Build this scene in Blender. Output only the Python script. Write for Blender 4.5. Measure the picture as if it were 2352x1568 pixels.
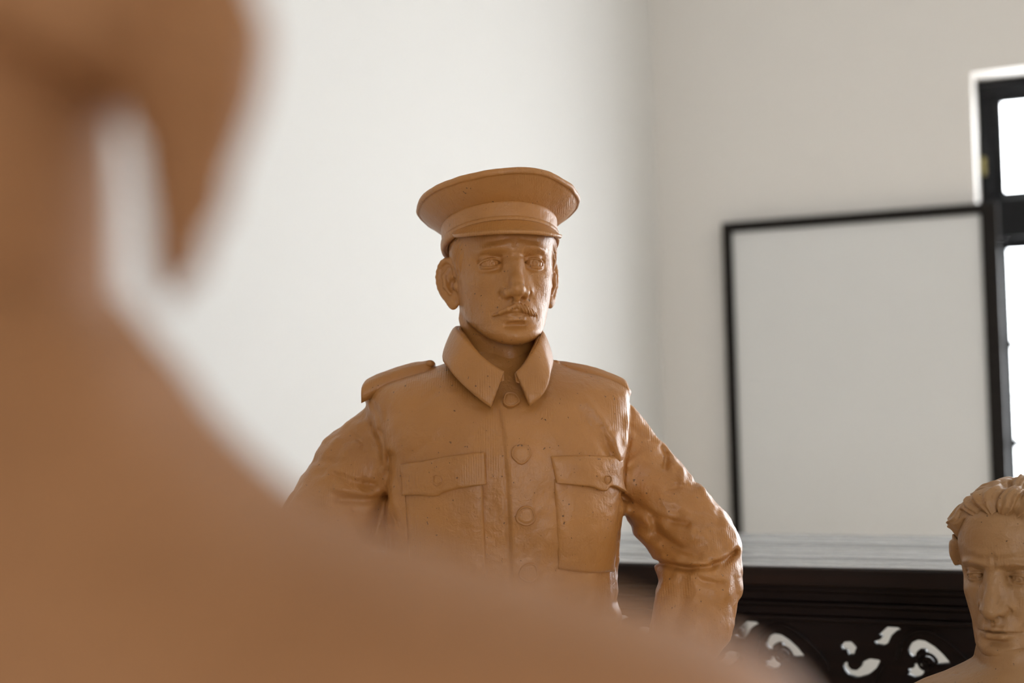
import bpy, bmesh, math, random
import numpy as np
from mathutils import Matrix, Vector

for o in list(bpy.data.objects):
    bpy.data.objects.remove(o, do_unlink=True)
scene = bpy.context.scene
COL = scene.collection
random.seed(7)

# ------------------------------------------------------------------ camera
W_PX, H_PX = 2352.0, 1568.0
LENS = 50.0
F_PX = LENS / 36.0 * W_PX
CAM = np.array([0.0, 0.0, 1.45])
PITCH, ROLL = math.radians(2.47), math.radians(-1.5)
cam_d = bpy.data.cameras.new('camera')
cam = bpy.data.objects.new('camera', cam_d)
COL.objects.link(cam)
cam_d.lens = LENS
cam_d.sensor_width = 36.0
cam_d.clip_start = 0.02
cam_d.dof.use_dof = True
cam_d.dof.focus_distance = 1.97
cam_d.dof.aperture_fstop = 2.35
R3 = Matrix.Rotation(math.pi / 2 + PITCH, 3, 'X') @ Matrix.Rotation(ROLL, 3, 'Z')
cam.matrix_world = Matrix.Translation(Vector(CAM)) @ R3.to_4x4()
scene.camera = cam
RM = np.array(R3)

# ------------------------------------------------------------------ world, exposure
vs = scene.view_settings
vs.view_transform = 'Standard'
vs.look = 'None'
vs.gamma = 1.0
vs.use_curve_mapping = False
vs.exposure = 0.17
scene.cycles.use_denoising = True
scene.cycles.max_bounces = 6
scene.cycles.diffuse_bounces = 5
scene.cycles.glossy_bounces = 2
scene.cycles.adaptive_threshold = 0.1
scene.cycles.adaptive_min_samples = 16
scene.cycles.use_light_tree = False
scene.cycles.caustics_reflective = False
world = bpy.data.worlds.new('overcast_sky')
scene.world = world
world.use_nodes = True
bg = world.node_tree.nodes['Background']
bg.inputs[0].default_value = (0.93, 0.965, 1.0, 1)
bg.inputs[1].default_value = 14.0

# room axes: U runs along the window wall (to the right), V goes away through it
ANG = math.radians(-24.0)
U = np.array([math.cos(ANG), math.sin(ANG)])
V = np.array([-math.sin(ANG), math.cos(ANG)])
CORNER = np.array([0.672, 6.406])
LEN_U, LEN_V, CEIL = 7.6, 9.2, 4.3


def wallpt(t, z, back=0.0):
    """point on the window wall: t metres from the corner, z up, back = metres into the wall"""
    p = CORNER + U * t + V * back
    return np.array([p[0], p[1], z])


def ray(px, py):
    d = RM @ np.array([(px - W_PX / 2) / F_PX, -(py - H_PX / 2) / F_PX, -1.0])
    return d


def at(px, py, Y):
    d = ray(px, py)
    return CAM + d * (Y / d[1])


def on_wall(px, py, back=0.0):
    """(t, z) where the sight line through a measured pixel meets the window wall"""
    d = ray(px, py)
    c = CORNER + V * back
    s = np.dot(V, c - CAM[:2]) / np.dot(V, d[:2])
    p = CAM + d * s
    return float(np.dot(U, p[:2] - CORNER)), float(p[2])


# windows of the window wall: (t0, t1); sill and head heights
WT0 = on_wall(2240, 400)[0]
WZ1 = on_wall(2240, 166)[1]
WZ0 = 0.85
WINDOWS = [(WT0, WT0 + 2.60), (WT0 + 3.2, WT0 + 5.8)]
BACK_WINDOWS = [(3.6, 5.4)]      # opposite wall, behind the camera
REVEAL = 0.17
for (a, b, pos, sg) in [w + (REVEAL + 0.08, -1) for w in WINDOWS] + [w + (-LEN_V - 0.23, 1) for w in BACK_WINDOWS]:   # portals only guide the sky's own light through the openings
    ld = bpy.data.lights.new('window_portal', 'AREA')
    ld.shape = 'RECTANGLE'
    ld.size, ld.size_y = b - a, WZ1 - WZ0
    ld.cycles.is_portal = True
    lo = bpy.data.objects.new('window_portal', ld)
    COL.objects.link(lo)
    lo.location = Vector(wallpt((a + b) / 2, (WZ0 + WZ1) / 2, pos))
    lo.rotation_euler = Vector((sg * V[0], sg * V[1], 0)).to_track_quat('-Z', 'Y').to_euler()

# ------------------------------------------------------------------ materials


def mat(name):
    m = bpy.data.materials.new(name)
    m.use_nodes = True
    nt = m.node_tree
    return m, nt, nt.nodes, nt.links, nt.nodes['Principled BSDF']


def noise_node(n, l, vec, scale, detail=4, rough=0.55, dist=0.0):
    x = n.new('ShaderNodeTexNoise')
    x.inputs['Scale'].default_value = scale
    x.inputs['Detail'].default_value = detail
    x.inputs['Roughness'].default_value = rough
    x.inputs['Distortion'].default_value = dist
    l.new(vec, x.inputs['Vector'])
    return x


def ramp_node(n, l, fac, stops):
    r = n.new('ShaderNodeValToRGB')
    e = r.color_ramp.elements
    while len(e) > 1:
        e.remove(e[-1])
    e[0].position, e[0].color = stops[0][0], (*stops[0][1], 1)
    for p, c in stops[1:]:
        k = e.new(p)
        k.color = (*c, 1)
    l.new(fac, r.inputs['Fac'])
    return r


def math_node(n, l, op, a, b):
    m = n.new('ShaderNodeMath')
    m.operation = op
    for i, v in enumerate((a, b)):
        if isinstance(v, (int, float)):
            m.inputs[i].default_value = v
        else:
            l.new(v, m.inputs[i])
    return m.outputs[0]


def clay(name, c0, c1, rough=0.5, grain=1.0, spec=0.36):
    m, nt, n, l, b = mat(name)
    tc = n.new('ShaderNodeTexCoord')
    vec = tc.outputs['Object']
    big = noise_node(n, l, vec, 9, 2, 0.6)
    mid = noise_node(n, l, vec, 70, 3, 0.6, 0.6)
    fine = noise_node(n, l, vec, 330, 2, 0.6)
    # dragged tool marks: noise stretched along a slanting direction
    mp = n.new('ShaderNodeMapping')
    mp.inputs['Rotation'].default_value = (0.3, 0.6, 0.2)
    mp.inputs['Scale'].default_value = (260, 260, 28)
    l.new(vec, mp.inputs['Vector'])
    drag = noise_node(n, l, mp.outputs[0], 1.0, 2, 0.6, 0.0)
    specks = noise_node(n, l, vec, 210, 1, 0.5)
    sm = ramp_node(n, l, specks.outputs['Fac'], [(0.0, (1, 1, 1)), (0.225, (1, 1, 1)), (0.26, (0, 0, 0))])
    col = ramp_node(n, l, big.outputs['Fac'], [(0.3, c0), (0.7, c1)])
    dark = n.new('ShaderNodeMix')
    dark.data_type = 'RGBA'
    l.new(sm.outputs[0], dark.inputs['Factor'])
    l.new(col.outputs[0], dark.inputs[6])
    dark.inputs[7].default_value = (c0[0] * .4, c0[1] * .4, c0[2] * .45, 1)
    l.new(dark.outputs[2], b.inputs['Base Color'])
    h = math_node(n, l, 'MULTIPLY', mid.outputs['Fac'], 0.8)
    h = math_node(n, l, 'ADD', h, math_node(n, l, 'MULTIPLY', fine.outputs['Fac'], 0.2))
    h = math_node(n, l, 'ADD', h, math_node(n, l, 'MULTIPLY', drag.outputs['Fac'], 0.22))
    h = math_node(n, l, 'SUBTRACT', h, math_node(n, l, 'MULTIPLY', sm.outputs[0], 0.5))
    wv = n.new('ShaderNodeTexWave')                 # toothed-tool combing in scattered patches
    wv.inputs['Scale'].default_value = 95
    wv.inputs['Distortion'].default_value = 3.0
    wv.inputs['Detail'].default_value = 1.5
    wv.inputs['Detail Scale'].default_value = 0.12
    l.new(mp.inputs['Vector'].links[0].from_socket, wv.inputs['Vector'])
    pn = noise_node(n, l, vec, 13, 2, 0.5)
    pm = ramp_node(n, l, pn.outputs['Fac'], [(0.56, (0, 0, 0)), (0.66, (1, 1, 1))])
    h = math_node(n, l, 'ADD', h, math_node(n, l, 'MULTIPLY', math_node(n, l, 'MULTIPLY', wv.outputs['Fac'], pm.outputs[0]), 0.16))
    bp = n.new('ShaderNodeBump')
    bp.inputs['Strength'].default_value = 0.48 * grain
    bp.inputs['Distance'].default_value = 0.0035
    l.new(h, bp.inputs['Height'])
    l.new(bp.outputs[0], b.inputs['Normal'])
    b.inputs['Roughness'].default_value = rough
    b.inputs['Specular IOR Level'].default_value = spec
    return m


def plaster(name, c, var=0.02):
    m, nt, n, l, b = mat(name)
    tc = n.new('ShaderNodeTexCoord')
    a = noise_node(n, l, tc.outputs['Object'], 0.9, 2, 0.6)
    lo = tuple(max(0, x - var) for x in c)
    r = ramp_node(n, l, a.outputs['Fac'], [(0.3, lo), (0.7, c)])
    l.new(r.outputs[0], b.inputs['Base Color'])
    b.inputs['Roughness'].default_value = 0.75
    return m


def wood(name, c0, c1, rough=0.35, axis='x', scale=1.0, bump=0.25, spec=0.5):
    m, nt, n, l, b = mat(name)
    tc = n.new('ShaderNodeTexCoord')
    mp = n.new('ShaderNodeMapping')
    s = {'x': (2.2, 45, 45), 'y': (45, 2.2, 45), 'z': (45, 45, 2.2)}[axis]
    mp.inputs['Scale'].default_value = tuple(k * scale for k in s)
    l.new(tc.outputs['Object'], mp.inputs['Vector'])
    g = noise_node(n, l, mp.outputs[0], 1.0, 5, 0.6, 0.8)
    wear = noise_node(n, l, tc.outputs['Object'], 14, 6, 0.7)
    r = ramp_node(n, l, g.outputs['Fac'], [(0.3, c0), (0.72, c1)])
    wr = ramp_node(n, l, wear.outputs['Fac'], [(0.66, (0, 0, 0)), (0.8, (0.5, 0.5, 0.5))])
    mx = n.new('ShaderNodeMix')
    mx.data_type = 'RGBA'
    l.new(wr.outputs[0], mx.inputs['Factor'])
    l.new(r.outputs[0], mx.inputs[6])
    mx.inputs[7].default_value = (c1[0] * 2.2 + .01, c1[1] * 2.2 + .01, c1[2] * 2.2 + .008, 1)
    l.new(mx.outputs[2], b.inputs['Base Color'])
    bp = n.new('ShaderNodeBump')
    bp.inputs['Strength'].default_value = bump
    bp.inputs['Distance'].default_value = 0.002
    l.new(g.outputs['Fac'], bp.inputs['Height'])
    l.new(bp.outputs[0], b.inputs['Normal'])
    b.inputs['Roughness'].default_value = rough
    b.inputs['Specular IOR Level'].default_value = spec
    return m


def dusty_sheen_top():
    m, nt, n, l, b = mat('dusty_lacquer_painted_sheen')
    tc = n.new('ShaderNodeTexCoord')
    mp = n.new('ShaderNodeMapping')
    mp.inputs['Scale'].default_value = (1.6, 30, 30)
    l.new(tc.outputs['Object'], mp.inputs['Vector'])
    g = noise_node(n, l, mp.outputs[0], 1.0, 5, 0.6, 0.5)
    r = ramp_node(n, l, g.outputs['Fac'], [(0.28, (0.19, 0.195, 0.20)), (0.5, (0.36, 0.37, 0.385)), (0.72, (0.50, 0.51, 0.525))])  # streaky grey: dust plus the white wall's reflection, put into the base colour
    l.new(r.outputs[0], b.inputs['Base Color'])
    rr = ramp_node(n, l, g.outputs['Fac'], [(0.3, (0.16, 0.16, 0.16)), (0.7, (0.34, 0.34, 0.34))])
    l.new(rr.outputs[0], b.inputs['Roughness'])
    bp = n.new('ShaderNodeBump')
    bp.inputs['Strength'].default_value = 0.08
    bp.inputs['Distance'].default_value = 0.002
    l.new(g.outputs['Fac'], bp.inputs['Height'])
    l.new(bp.outputs[0], b.inputs['Normal'])
    return m


def paint(name, c, rough=0.5, metal=0.0, bump=0.15, spec=0.5):
    m, nt, n, l, b = mat(name)
    tc = n.new('ShaderNodeTexCoord')
    a = noise_node(n, l, tc.outputs['Object'], 25, 5, 0.6)
    r = ramp_node(n, l, a.outputs['Fac'], [(0.3, tuple(x * 0.75 for x in c)), (0.7, c)])
    l.new(r.outputs[0], b.inputs['Base Color'])
    bp = n.new('ShaderNodeBump')
    bp.inputs['Strength'].default_value = bump
    bp.inputs['Distance'].default_value = 0.002
    l.new(a.outputs['Fac'], bp.inputs['Height'])
    l.new(bp.outputs[0], b.inputs['Normal'])
    b.inputs['Roughness'].default_value = rough
    b.inputs['Metallic'].default_value = metal
    b.inputs['Specular IOR Level'].default_value = spec
    return m


def glass():
    m, nt, n, l, b = mat('window_glass')
    tr = n.new('ShaderNodeBsdfTransparent')
    gl = n.new('ShaderNodeBsdfGlossy')
    gl.inputs['Roughness'].default_value = 0.03
    mx = n.new('ShaderNodeMixShader')
    mx.inputs[0].default_value = 0.06
    l.new(tr.outputs[0], mx.inputs[1])
    l.new(gl.outputs[0], mx.inputs[2])
    l.new(mx.outputs[0], n['Material Output'].inputs['Surface'])
    return m


M_CLAY = clay('tan_clay', (0.355, 0.148, 0.035), (0.43, 0.185, 0.048), 0.43, spec=0.5)
M_CLAY2 = clay('brown_clay', (0.28, 0.143, 0.054), (0.335, 0.176, 0.069), 0.47, spec=0.42)
M_CLAY3 = clay('reddish_clay', (0.295, 0.135, 0.056), (0.355, 0.168, 0.073), 0.62, 0.6, 0.15)
M_WALL = plaster('white_plaster', (0.80, 0.787, 0.76), .006)
M_WALL2 = plaster('off_white_plaster', (0.80, 0.765, 0.722), .006)
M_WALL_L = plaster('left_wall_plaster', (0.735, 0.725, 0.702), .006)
M_CEIL = plaster('ceiling_plaster', (0.78, 0.77, 0.75))
M_FLOOR = wood('floor_boards', (0.52, 0.45, 0.36), (0.62, 0.55, 0.46), 0.5, 'y', 0.6)
M_BOARD = plaster('board_surface', (0.74, 0.735, 0.72), 0.012)
M_BLACK = paint('black_paint', (0.013, 0.010, 0.008), 0.6, spec=0.2)
M_WINDOW = paint('black_window_paint', (0.008, 0.008, 0.009), 0.6, spec=0.2)
M_BRASS = paint('dull_brass', (0.35, 0.30, 0.12), 0.4, 0.6)
M_GLASS = glass()
M_DARK = wood('dark_carved_wood', (0.005, 0.0022, 0.002), (0.012, 0.005, 0.004), 0.5, spec=0.22)
M_EDGE = wood('worn_dark_wood', (0.008, 0.0035, 0.0025), (0.022, 0.010, 0.006), 0.5, spec=0.25)
M_TOP = dusty_sheen_top()
M_STAND = wood('stand_wood', (0.16, 0.09, 0.05), (0.26, 0.16, 0.09), 0.5, 'z', 0.6)

# ------------------------------------------------------------------ mesh helpers


def mesh_obj(name, verts, faces, m, parent=None, smooth=False, rel=True):
    me = bpy.data.meshes.new(name)
    me.from_pydata([tuple(map(float, v)) for v in verts], [], faces)
    me.update()
    return link(name, me, m, parent, smooth, rel)


def link(name, me, m, parent=None, smooth=False, rel=True):
    """rel: the mesh is in world coordinates and is shifted to the root's own frame"""
    o = bpy.data.objects.new(name, me)
    COL.objects.link(o)
    if m is not None and not me.materials:
        me.materials.append(m)
    if smooth:
        me.polygons.foreach_set('use_smooth', [True] * len(me.polygons))
    if parent is not None:
        o.parent = parent
        if rel:
            me.transform(root_matrix(parent).inverted())
    return o


def root_matrix(o):
    mtx = Matrix.Identity(4)
    while o is not None:
        mtx = o.matrix_basis @ mtx
        o = o.parent
    return mtx


def empty(name, loc, rz=0.0):
    o = bpy.data.objects.new(name, None)
    COL.objects.link(o)
    o.location = Vector(loc)
    o.rotation_euler = (0, 0, rz)
    o.empty_display_size = 0.1
    return o


def tag(o, label, cat, group=None):
    o['label'] = label
    o['category'] = cat
    if group:
        o['group'] = group


def structure(o, label=None):
    o['kind'] = 'structure'
    if label:
        o['label'] = label
    return o


def frame_box(a0, a1, b0, b1, z0, z1, org=CORNER, u=U, v=V, zb=0.0):
    """box in room axes: a along U, b along V"""
    vs_ = []
    for z in (z0, z1):
        for (a, b) in ((a0, b0), (a1, b0), (a1, b1), (a0, b1)):
            p = org + u * a + v * b
            vs_.append((p[0], p[1], z + zb))
    fs = [(3, 2, 1, 0), (4, 5, 6, 7), (0, 1, 5, 4), (1, 2, 6, 5), (2, 3, 7, 6), (3, 0, 4, 7)]
    return vs_, fs


def join_boxes(boxes):
    vs_, fs = [], []
    for v_, f_ in boxes:
        k = len(vs_)
        vs_ += v_
        fs += [tuple(i + k for i in f) for f in f_]
    return vs_, fs


def box_obj(name, bx, m, parent=None, bevel=0.0, rel=True):
    o = mesh_obj(name, bx[0], bx[1], m, parent, False, rel)
    if bevel:
        md = o.modifiers.new('bevel', 'BEVEL')
        md.width = bevel
        md.segments = 2
        md.limit_method = 'ANGLE'
    return o


# ------------------------------------------------------------------ implicit sculpting toolkit
_rng = np.random.default_rng(11)
_LAT = _rng.random((32, 32, 32)).astype(np.float32)


def vnoise(P, scale):
    Q = P * scale
    I = np.floor(Q).astype(np.int32)
    Fr = (Q - I).astype(np.float32)
    Fr = Fr * Fr * (3 - 2 * Fr)
    I &= 31
    J = (I + 1) & 31
    x0, y0, z0 = I[:, 0], I[:, 1], I[:, 2]
    x1, y1, z1 = J[:, 0], J[:, 1], J[:, 2]
    fx, fy, fz = Fr[:, 0], Fr[:, 1], Fr[:, 2]
    a = _LAT[x0, y0, z0] * (1 - fx) + _LAT[x1, y0, z0] * fx
    b = _LAT[x0, y1, z0] * (1 - fx) + _LAT[x1, y1, z0] * fx
    c = _LAT[x0, y0, z1] * (1 - fx) + _LAT[x1, y0, z1] * fx
    d = _LAT[x0, y1, z1] * (1 - fx) + _LAT[x1, y1, z1] * fx
    return (a * (1 - fy) + b * fy) * (1 - fz) + (c * (1 - fy) + d * fy) * fz - 0.5


def smin(a, b, k):
    h = np.clip(0.5 + 0.5 * (b - a) / k, 0, 1)
    return b * (1 - h) + a * h - k * h * (1 - h)


def smax(a, b, k):
    return -smin(-a, -b, k)


def ellip(P, c, r):
    q = P - np.asarray(c, np.float32)
    r = np.asarray(r, np.float32)
    k0 = np.sqrt(((q / r) ** 2).sum(1)) + 1e-9
    k1 = np.sqrt(((q / (r * r)) ** 2).sum(1)) + 1e-9
    return k0 * (k0 - 1) / k1


def rcone(P, a, b, ra, rb, sq=None):
    a = np.asarray(a, np.float32)
    b = np.asarray(b, np.float32)
    ab = b - a
    q = P - a
    t = np.clip((q @ ab) / max(float(ab @ ab), 1e-12), 0, 1)
    w = q - t[:, None] * ab
    if sq is not None:
        w = w / np.asarray(sq, np.float32)
    return np.sqrt((w * w).sum(1)) - (ra + (rb - ra) * t)


def chain(P, pts, rs, k, sq=None):
    d = None
    for i in range(len(pts) - 1):
        e = rcone(P, pts[i], pts[i + 1], rs[i], rs[i + 1], sq)
        d = e if d is None else smin(d, e, k)
    return d


def smooth_curve(xs, ys, n=200):
    """Catmull-Rom style resampling of a table (monotone xs)"""
    xs = np.asarray(xs, float)
    ys = np.asarray(ys, float)
    m = np.gradient(ys, xs)
    X = np.linspace(xs[0], xs[-1], n)
    i = np.clip(np.searchsorted(xs, X) - 1, 0, len(xs) - 2)
    h = xs[i + 1] - xs[i]
    t = (X - xs[i]) / h
    Y = ((2 * t**3 - 3 * t**2 + 1) * ys[i] + (t**3 - 2 * t**2 + t) * h * m[i]
         + (-2 * t**3 + 3 * t**2) * ys[i + 1] + (t**3 - t**2) * h * m[i + 1])
    return X, Y


class Loft:
    """stack of superellipse sections along z"""

    def __init__(self, z, cx, cy, w, df, db, p=2.3):
        o = np.argsort(z)
        z = np.asarray(z, float)[o]
        self.c = {}
        for k, a in (('cx', cx), ('cy', cy), ('w', w), ('df', df), ('db', db)):
            self.c[k] = smooth_curve(z, np.asarray(a, float)[o])
        self.z0, self.z1 = z[0], z[-1]
        self.p = p

    def get(self, k, z):
        return np.interp(z, *self.c[k])

    def __call__(self, P, k=0.01, cap=True):
        z = P[:, 2]
        x = P[:, 0] - self.get('cx', z)
        y = P[:, 1] - self.get('cy', z)
        w = np.maximum(self.get('w', z), 1e-4)
        L = np.maximum(np.where(y < 0, self.get('df', z), self.get('db', z)), 1e-4)
        p = self.p
        g = ((np.abs(x) / w) ** p + (np.abs(y) / L) ** p) ** (1 / p) + 1e-6
        r = np.sqrt(x * x + y * y)
        d = np.where(r < 1e-6, -np.minimum(w, L), r * (1 - 1 / g))
        d = np.maximum(d, -np.minimum(w, L))
        if cap:
            d = smax(d, z - self.z1, k)
            d = smax(d, self.z0 - z, k)
        return d


def polyline_dist(x, z, pts):
    best = None
    for (a, b) in zip(pts[:-1], pts[1:]):
        ax, az = a
        dx, dz = b[0] - ax, b[1] - az
        t = np.clip(((x - ax) * dx + (z - az) * dz) / (dx * dx + dz * dz + 1e-12), 0, 1)
        d = (x - ax - t * dx) ** 2 + (z - az - t * dz) ** 2
        best = d if best is None else np.minimum(best, d)
    return best


def surface(f, lo, hi, h, lip=1.6):
    """extract the zero level of f on a sparse grid (surface nets); returns verts, quads"""
    lo = np.asarray(lo, float)
    hi = np.asarray(hi, float)
    S = 4
    nb = np.ceil((hi - lo) / (h * S)).astype(int)
    n = nb * S + 1
    ax = [np.arange(nb[i]) for i in range(3)]
    B = np.stack(np.meshgrid(*ax, indexing='ij'), -1).reshape(-1, 3)
    cen = (lo + (B + 0.5) * S * h).astype(np.float32)
    fc = np.concatenate([f(cen[i:i + 400000]) for i in range(0, len(cen), 400000)])
    need = np.abs(fc) < S * h * 0.9 * lip
    D = np.repeat(np.repeat(np.repeat(fc.reshape(nb), S, 0), S, 1), S, 2)
    D = np.pad(D, ((0, 1), (0, 1), (0, 1)), mode='edge').astype(np.float32)
    ofs = np.stack(np.meshgrid(*[np.arange(S + 1)] * 3, indexing='ij'), -1).reshape(-1, 3)
    mark = np.zeros(n, bool)
    Bn = B[need]
    for o in ofs:
        q = Bn * S + o
        mark[q[:, 0], q[:, 1], q[:, 2]] = True
    idx = np.argwhere(mark)
    for i in range(0, len(idx), 400000):
        q = idx[i:i + 400000]
        D[q[:, 0], q[:, 1], q[:, 2]] = f((lo + q * h).astype(np.float32))
    for a in range(3):                       # close at the box walls
        sl = [slice(None)] * 3
        for e in (0, -1):
            sl[a] = e
            D[tuple(sl)] = np.maximum(D[tuple(sl)], h * 0.5)
    ins = D < 0
    c = None
    mixed_any = np.zeros(n - 1, bool)
    mixed_all = np.ones(n - 1, bool)
    for o in ofs[(ofs <= 1).all(1)]:
        s = ins[o[0]:n[0] - 1 + o[0], o[1]:n[1] - 1 + o[1], o[2]:n[2] - 1 + o[2]]
        mixed_any |= s
        mixed_all &= s
    act = np.argwhere(mixed_any & ~mixed_all)
    vid = np.full(n - 1, -1, np.int64)
    vid[act[:, 0], act[:, 1], act[:, 2]] = np.arange(len(act))
    acc = np.zeros((len(act), 3))
    cnt = np.zeros(len(act))
    for a in range(3):
        for p in (0, 1):
            for q in (0, 1):
                o0 = [0, 0, 0]
                o0[(a + 1) % 3], o0[(a + 2) % 3] = p, q
                o1 = list(o0)
                o1[a] = 1
                A0 = act + o0
                A1 = act + o1
                d0 = D[A0[:, 0], A0[:, 1], A0[:, 2]]
                d1 = D[A1[:, 0], A1[:, 1], A1[:, 2]]
                m = (d0 < 0) != (d1 < 0)
                t = np.where(m, d0 / np.where(m, d0 - d1, 1), 0)
                pos = np.array(o0, float)[None, :].repeat(len(act), 0)
                pos[:, a] = t
                acc += pos * m[:, None]
                cnt += m
    verts = lo + (act + acc / np.maximum(cnt, 1)[:, None]) * h
    quads = []
    for a in range(3):
        b, c_ = (a + 1) % 3, (a + 2) % 3
        sl0 = [slice(1, -1)] * 3
        sl0[a] = slice(0, -1)
        sl1 = list(sl0)
        sl1[a] = slice(1, None)
        i0, i1 = ins[tuple(sl0)], ins[tuple(sl1)]
        for flip, m in ((False, i0 & ~i1), (True, ~i0 & i1)):
            e = np.argwhere(m)
            if not len(e):
                continue
            e = e.copy()
            e[:, b] += 1
            e[:, c_] += 1
            q4 = []
            for (p, q) in ((0, 0), (1, 0), (1, 1), (0, 1)):
                k = e.copy()
                k[:, b] -= 1 - p
                k[:, c_] -= 1 - q
                q4.append(vid[k[:, 0], k[:, 1], k[:, 2]])
            q4 = np.stack(q4, 1)
            if flip:
                q4 = q4[:, ::-1]
            quads.append(q4)
    quads = np.concatenate(quads)
    quads = quads[(quads >= 0).all(1)]
    return verts, quads


def np_mesh(name, verts, quads):
    me = bpy.data.meshes.new(name)
    me.vertices.add(len(verts))
    me.vertices.foreach_set('co', np.asarray(verts, np.float32).ravel())
    me.loops.add(quads.size)
    me.loops.foreach_set('vertex_index', quads.astype(np.int32).ravel())
    me.polygons.add(len(quads))
    me.polygons.foreach_set('loop_start', np.arange(0, quads.size, 4, dtype=np.int32))
    me.polygons.foreach_set('use_smooth', np.ones(len(quads), bool))
    me.update(calc_edges=True)
    me.validate()
    return me


def sculpt(name, f, lo, hi, h, m, parent, xf=None, lip=1.6):
    v, q = surface(f, lo, hi, h, lip)
    if xf is not None:
        v = v @ xf[0].T + xf[1]
    me = np_mesh(name, v, q)
    return link(name, me, m, parent)


def grid_solid(name, F, B, m, parent, smooth=True, closed_u=False):
    """solid between two grids of points F (front) and B (back), shape (nu, nv, 3)"""
    nu, nv = F.shape[:2]
    vs_ = np.concatenate([F.reshape(-1, 3), B.reshape(-1, 3)])
    K = nu * nv
    fs = []
    nuu = nu if closed_u else nu - 1
    for i in range(nuu):
        for j in range(nv - 1):
            i2 = (i + 1) % nu
            a, b, c, d = i * nv + j, i2 * nv + j, i2 * nv + j + 1, i * nv + j + 1
            fs.append((a, b, c, d))
            fs.append((K + d, K + c, K + b, K + a))
    for i in range(nuu):
        i2 = (i + 1) % nu
        a, b = i * nv, i2 * nv
        fs.append((a, K + a, K + b, b))
        a, b = i * nv + nv - 1, i2 * nv + nv - 1
        fs.append((b, K + b, K + a, a))
    if not closed_u:
        for j in range(nv - 1):
            fs.append((j, j + 1, K + j + 1, K + j))
            a, b = (nu - 1) * nv + j, (nu - 1) * nv + j + 1
            fs.append((b, a, K + a, K + b))
    me = bpy.data.meshes.new(name)
    me.from_pydata([tuple(map(float, p)) for p in vs_], [], fs)
    me.update()
    bm = bmesh.new()
    bm.from_mesh(me)
    bmesh.ops.recalc_face_normals(bm, faces=bm.faces)
    bm.to_mesh(me)
    bm.free()
    o = link(name, me, m, parent, smooth)
    return o


def catmull(pts, n):
    P = np.asarray(pts, float)
    m = len(P)
    out = []
    for s in np.linspace(0, m - 1, n):
        i = min(int(s), m - 2)
        t = s - i
        p0, p1, p2, p3 = P[max(i - 1, 0)], P[i], P[i + 1], P[min(i + 2, m - 1)]
        out.append(0.5 * ((2 * p1) + (-p0 + p2) * t + (2 * p0 - 5 * p1 + 4 * p2 - p3) * t * t
                          + (-p0 + 3 * p1 - 3 * p2 + p3) * t**3))
    return np.array(out)


# ================================================================== the room
fl = frame_box(0, LEN_U, -LEN_V, 0.0, -0.1, 0.0)
structure(mesh_obj('floor', fl[0], fl[1], M_FLOOR), 'pale boarded floor of the room')
ce = frame_box(-0.3, LEN_U + 0.3, -LEN_V - 0.3, 0.5, CEIL, CEIL + 0.15)
structure(mesh_obj('ceiling', ce[0], ce[1], M_CEIL), 'white ceiling above the statues')
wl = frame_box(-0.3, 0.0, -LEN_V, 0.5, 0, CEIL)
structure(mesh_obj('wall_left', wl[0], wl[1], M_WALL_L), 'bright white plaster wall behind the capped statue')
# window wall with openings
th = 0.22
bxs, t = [], 0.0
for (a, b) in WINDOWS:
    bxs.append(frame_box(t, a, 0, th, 0, CEIL))
    bxs.append(frame_box(a, b, 0, th, 0, WZ0))
    bxs.append(frame_box(a, b, 0, th, WZ1, CEIL))
    t = b
bxs.append(frame_box(t, LEN_U, 0, th, 0, CEIL))
wv, wf = join_boxes(bxs)
structure(mesh_obj('wall_right', wv, wf, M_WALL2), 'greyish white wall with the black window')
ws = frame_box(LEN_U, LEN_U + 0.3, -LEN_V, 0.5, 0, CEIL)
structure(mesh_obj('wall_side', ws[0], ws[1], M_WALL), 'white side wall beyond the frame')
bxs, t = [], -0.3
for (a, b) in BACK_WINDOWS:
    bxs.append(frame_box(t, a, -LEN_V - th, -LEN_V, 0, CEIL))
    bxs.append(frame_box(a, b, -LEN_V - th, -LEN_V, 0, WZ0))
    bxs.append(frame_box(a, b, -LEN_V - th, -LEN_V, WZ1, CEIL))
    t = b
bxs.append(frame_box(t, LEN_U + 0.3, -LEN_V - th, -LEN_V, 0, CEIL))
wb = join_boxes(bxs)
structure(mesh_obj('wall_back', wb[0], wb[1], M_WALL), 'white wall behind the camera')

# window: measured rails
pane_t = on_wall(2319, 700, REVEAL)[0]
fr_t = on_wall(2253, 400, REVEAL)[0]
mid_t = 0.0


def zpx(px, py):
    return on_wall(px, py, REVEAL)[1]


Z_HEAD = zpx(2290, 190)
Z_TP1, Z_TP0 = zpx(2325, 232), zpx(2335, 437)      # transom light
Z_P = [(zpx(2325, 572), zpx(2330, 783)), (zpx(2330, 797), zpx(2335, 1008)), (zpx(2335, 1027), zpx(2340, 1240))]


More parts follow.
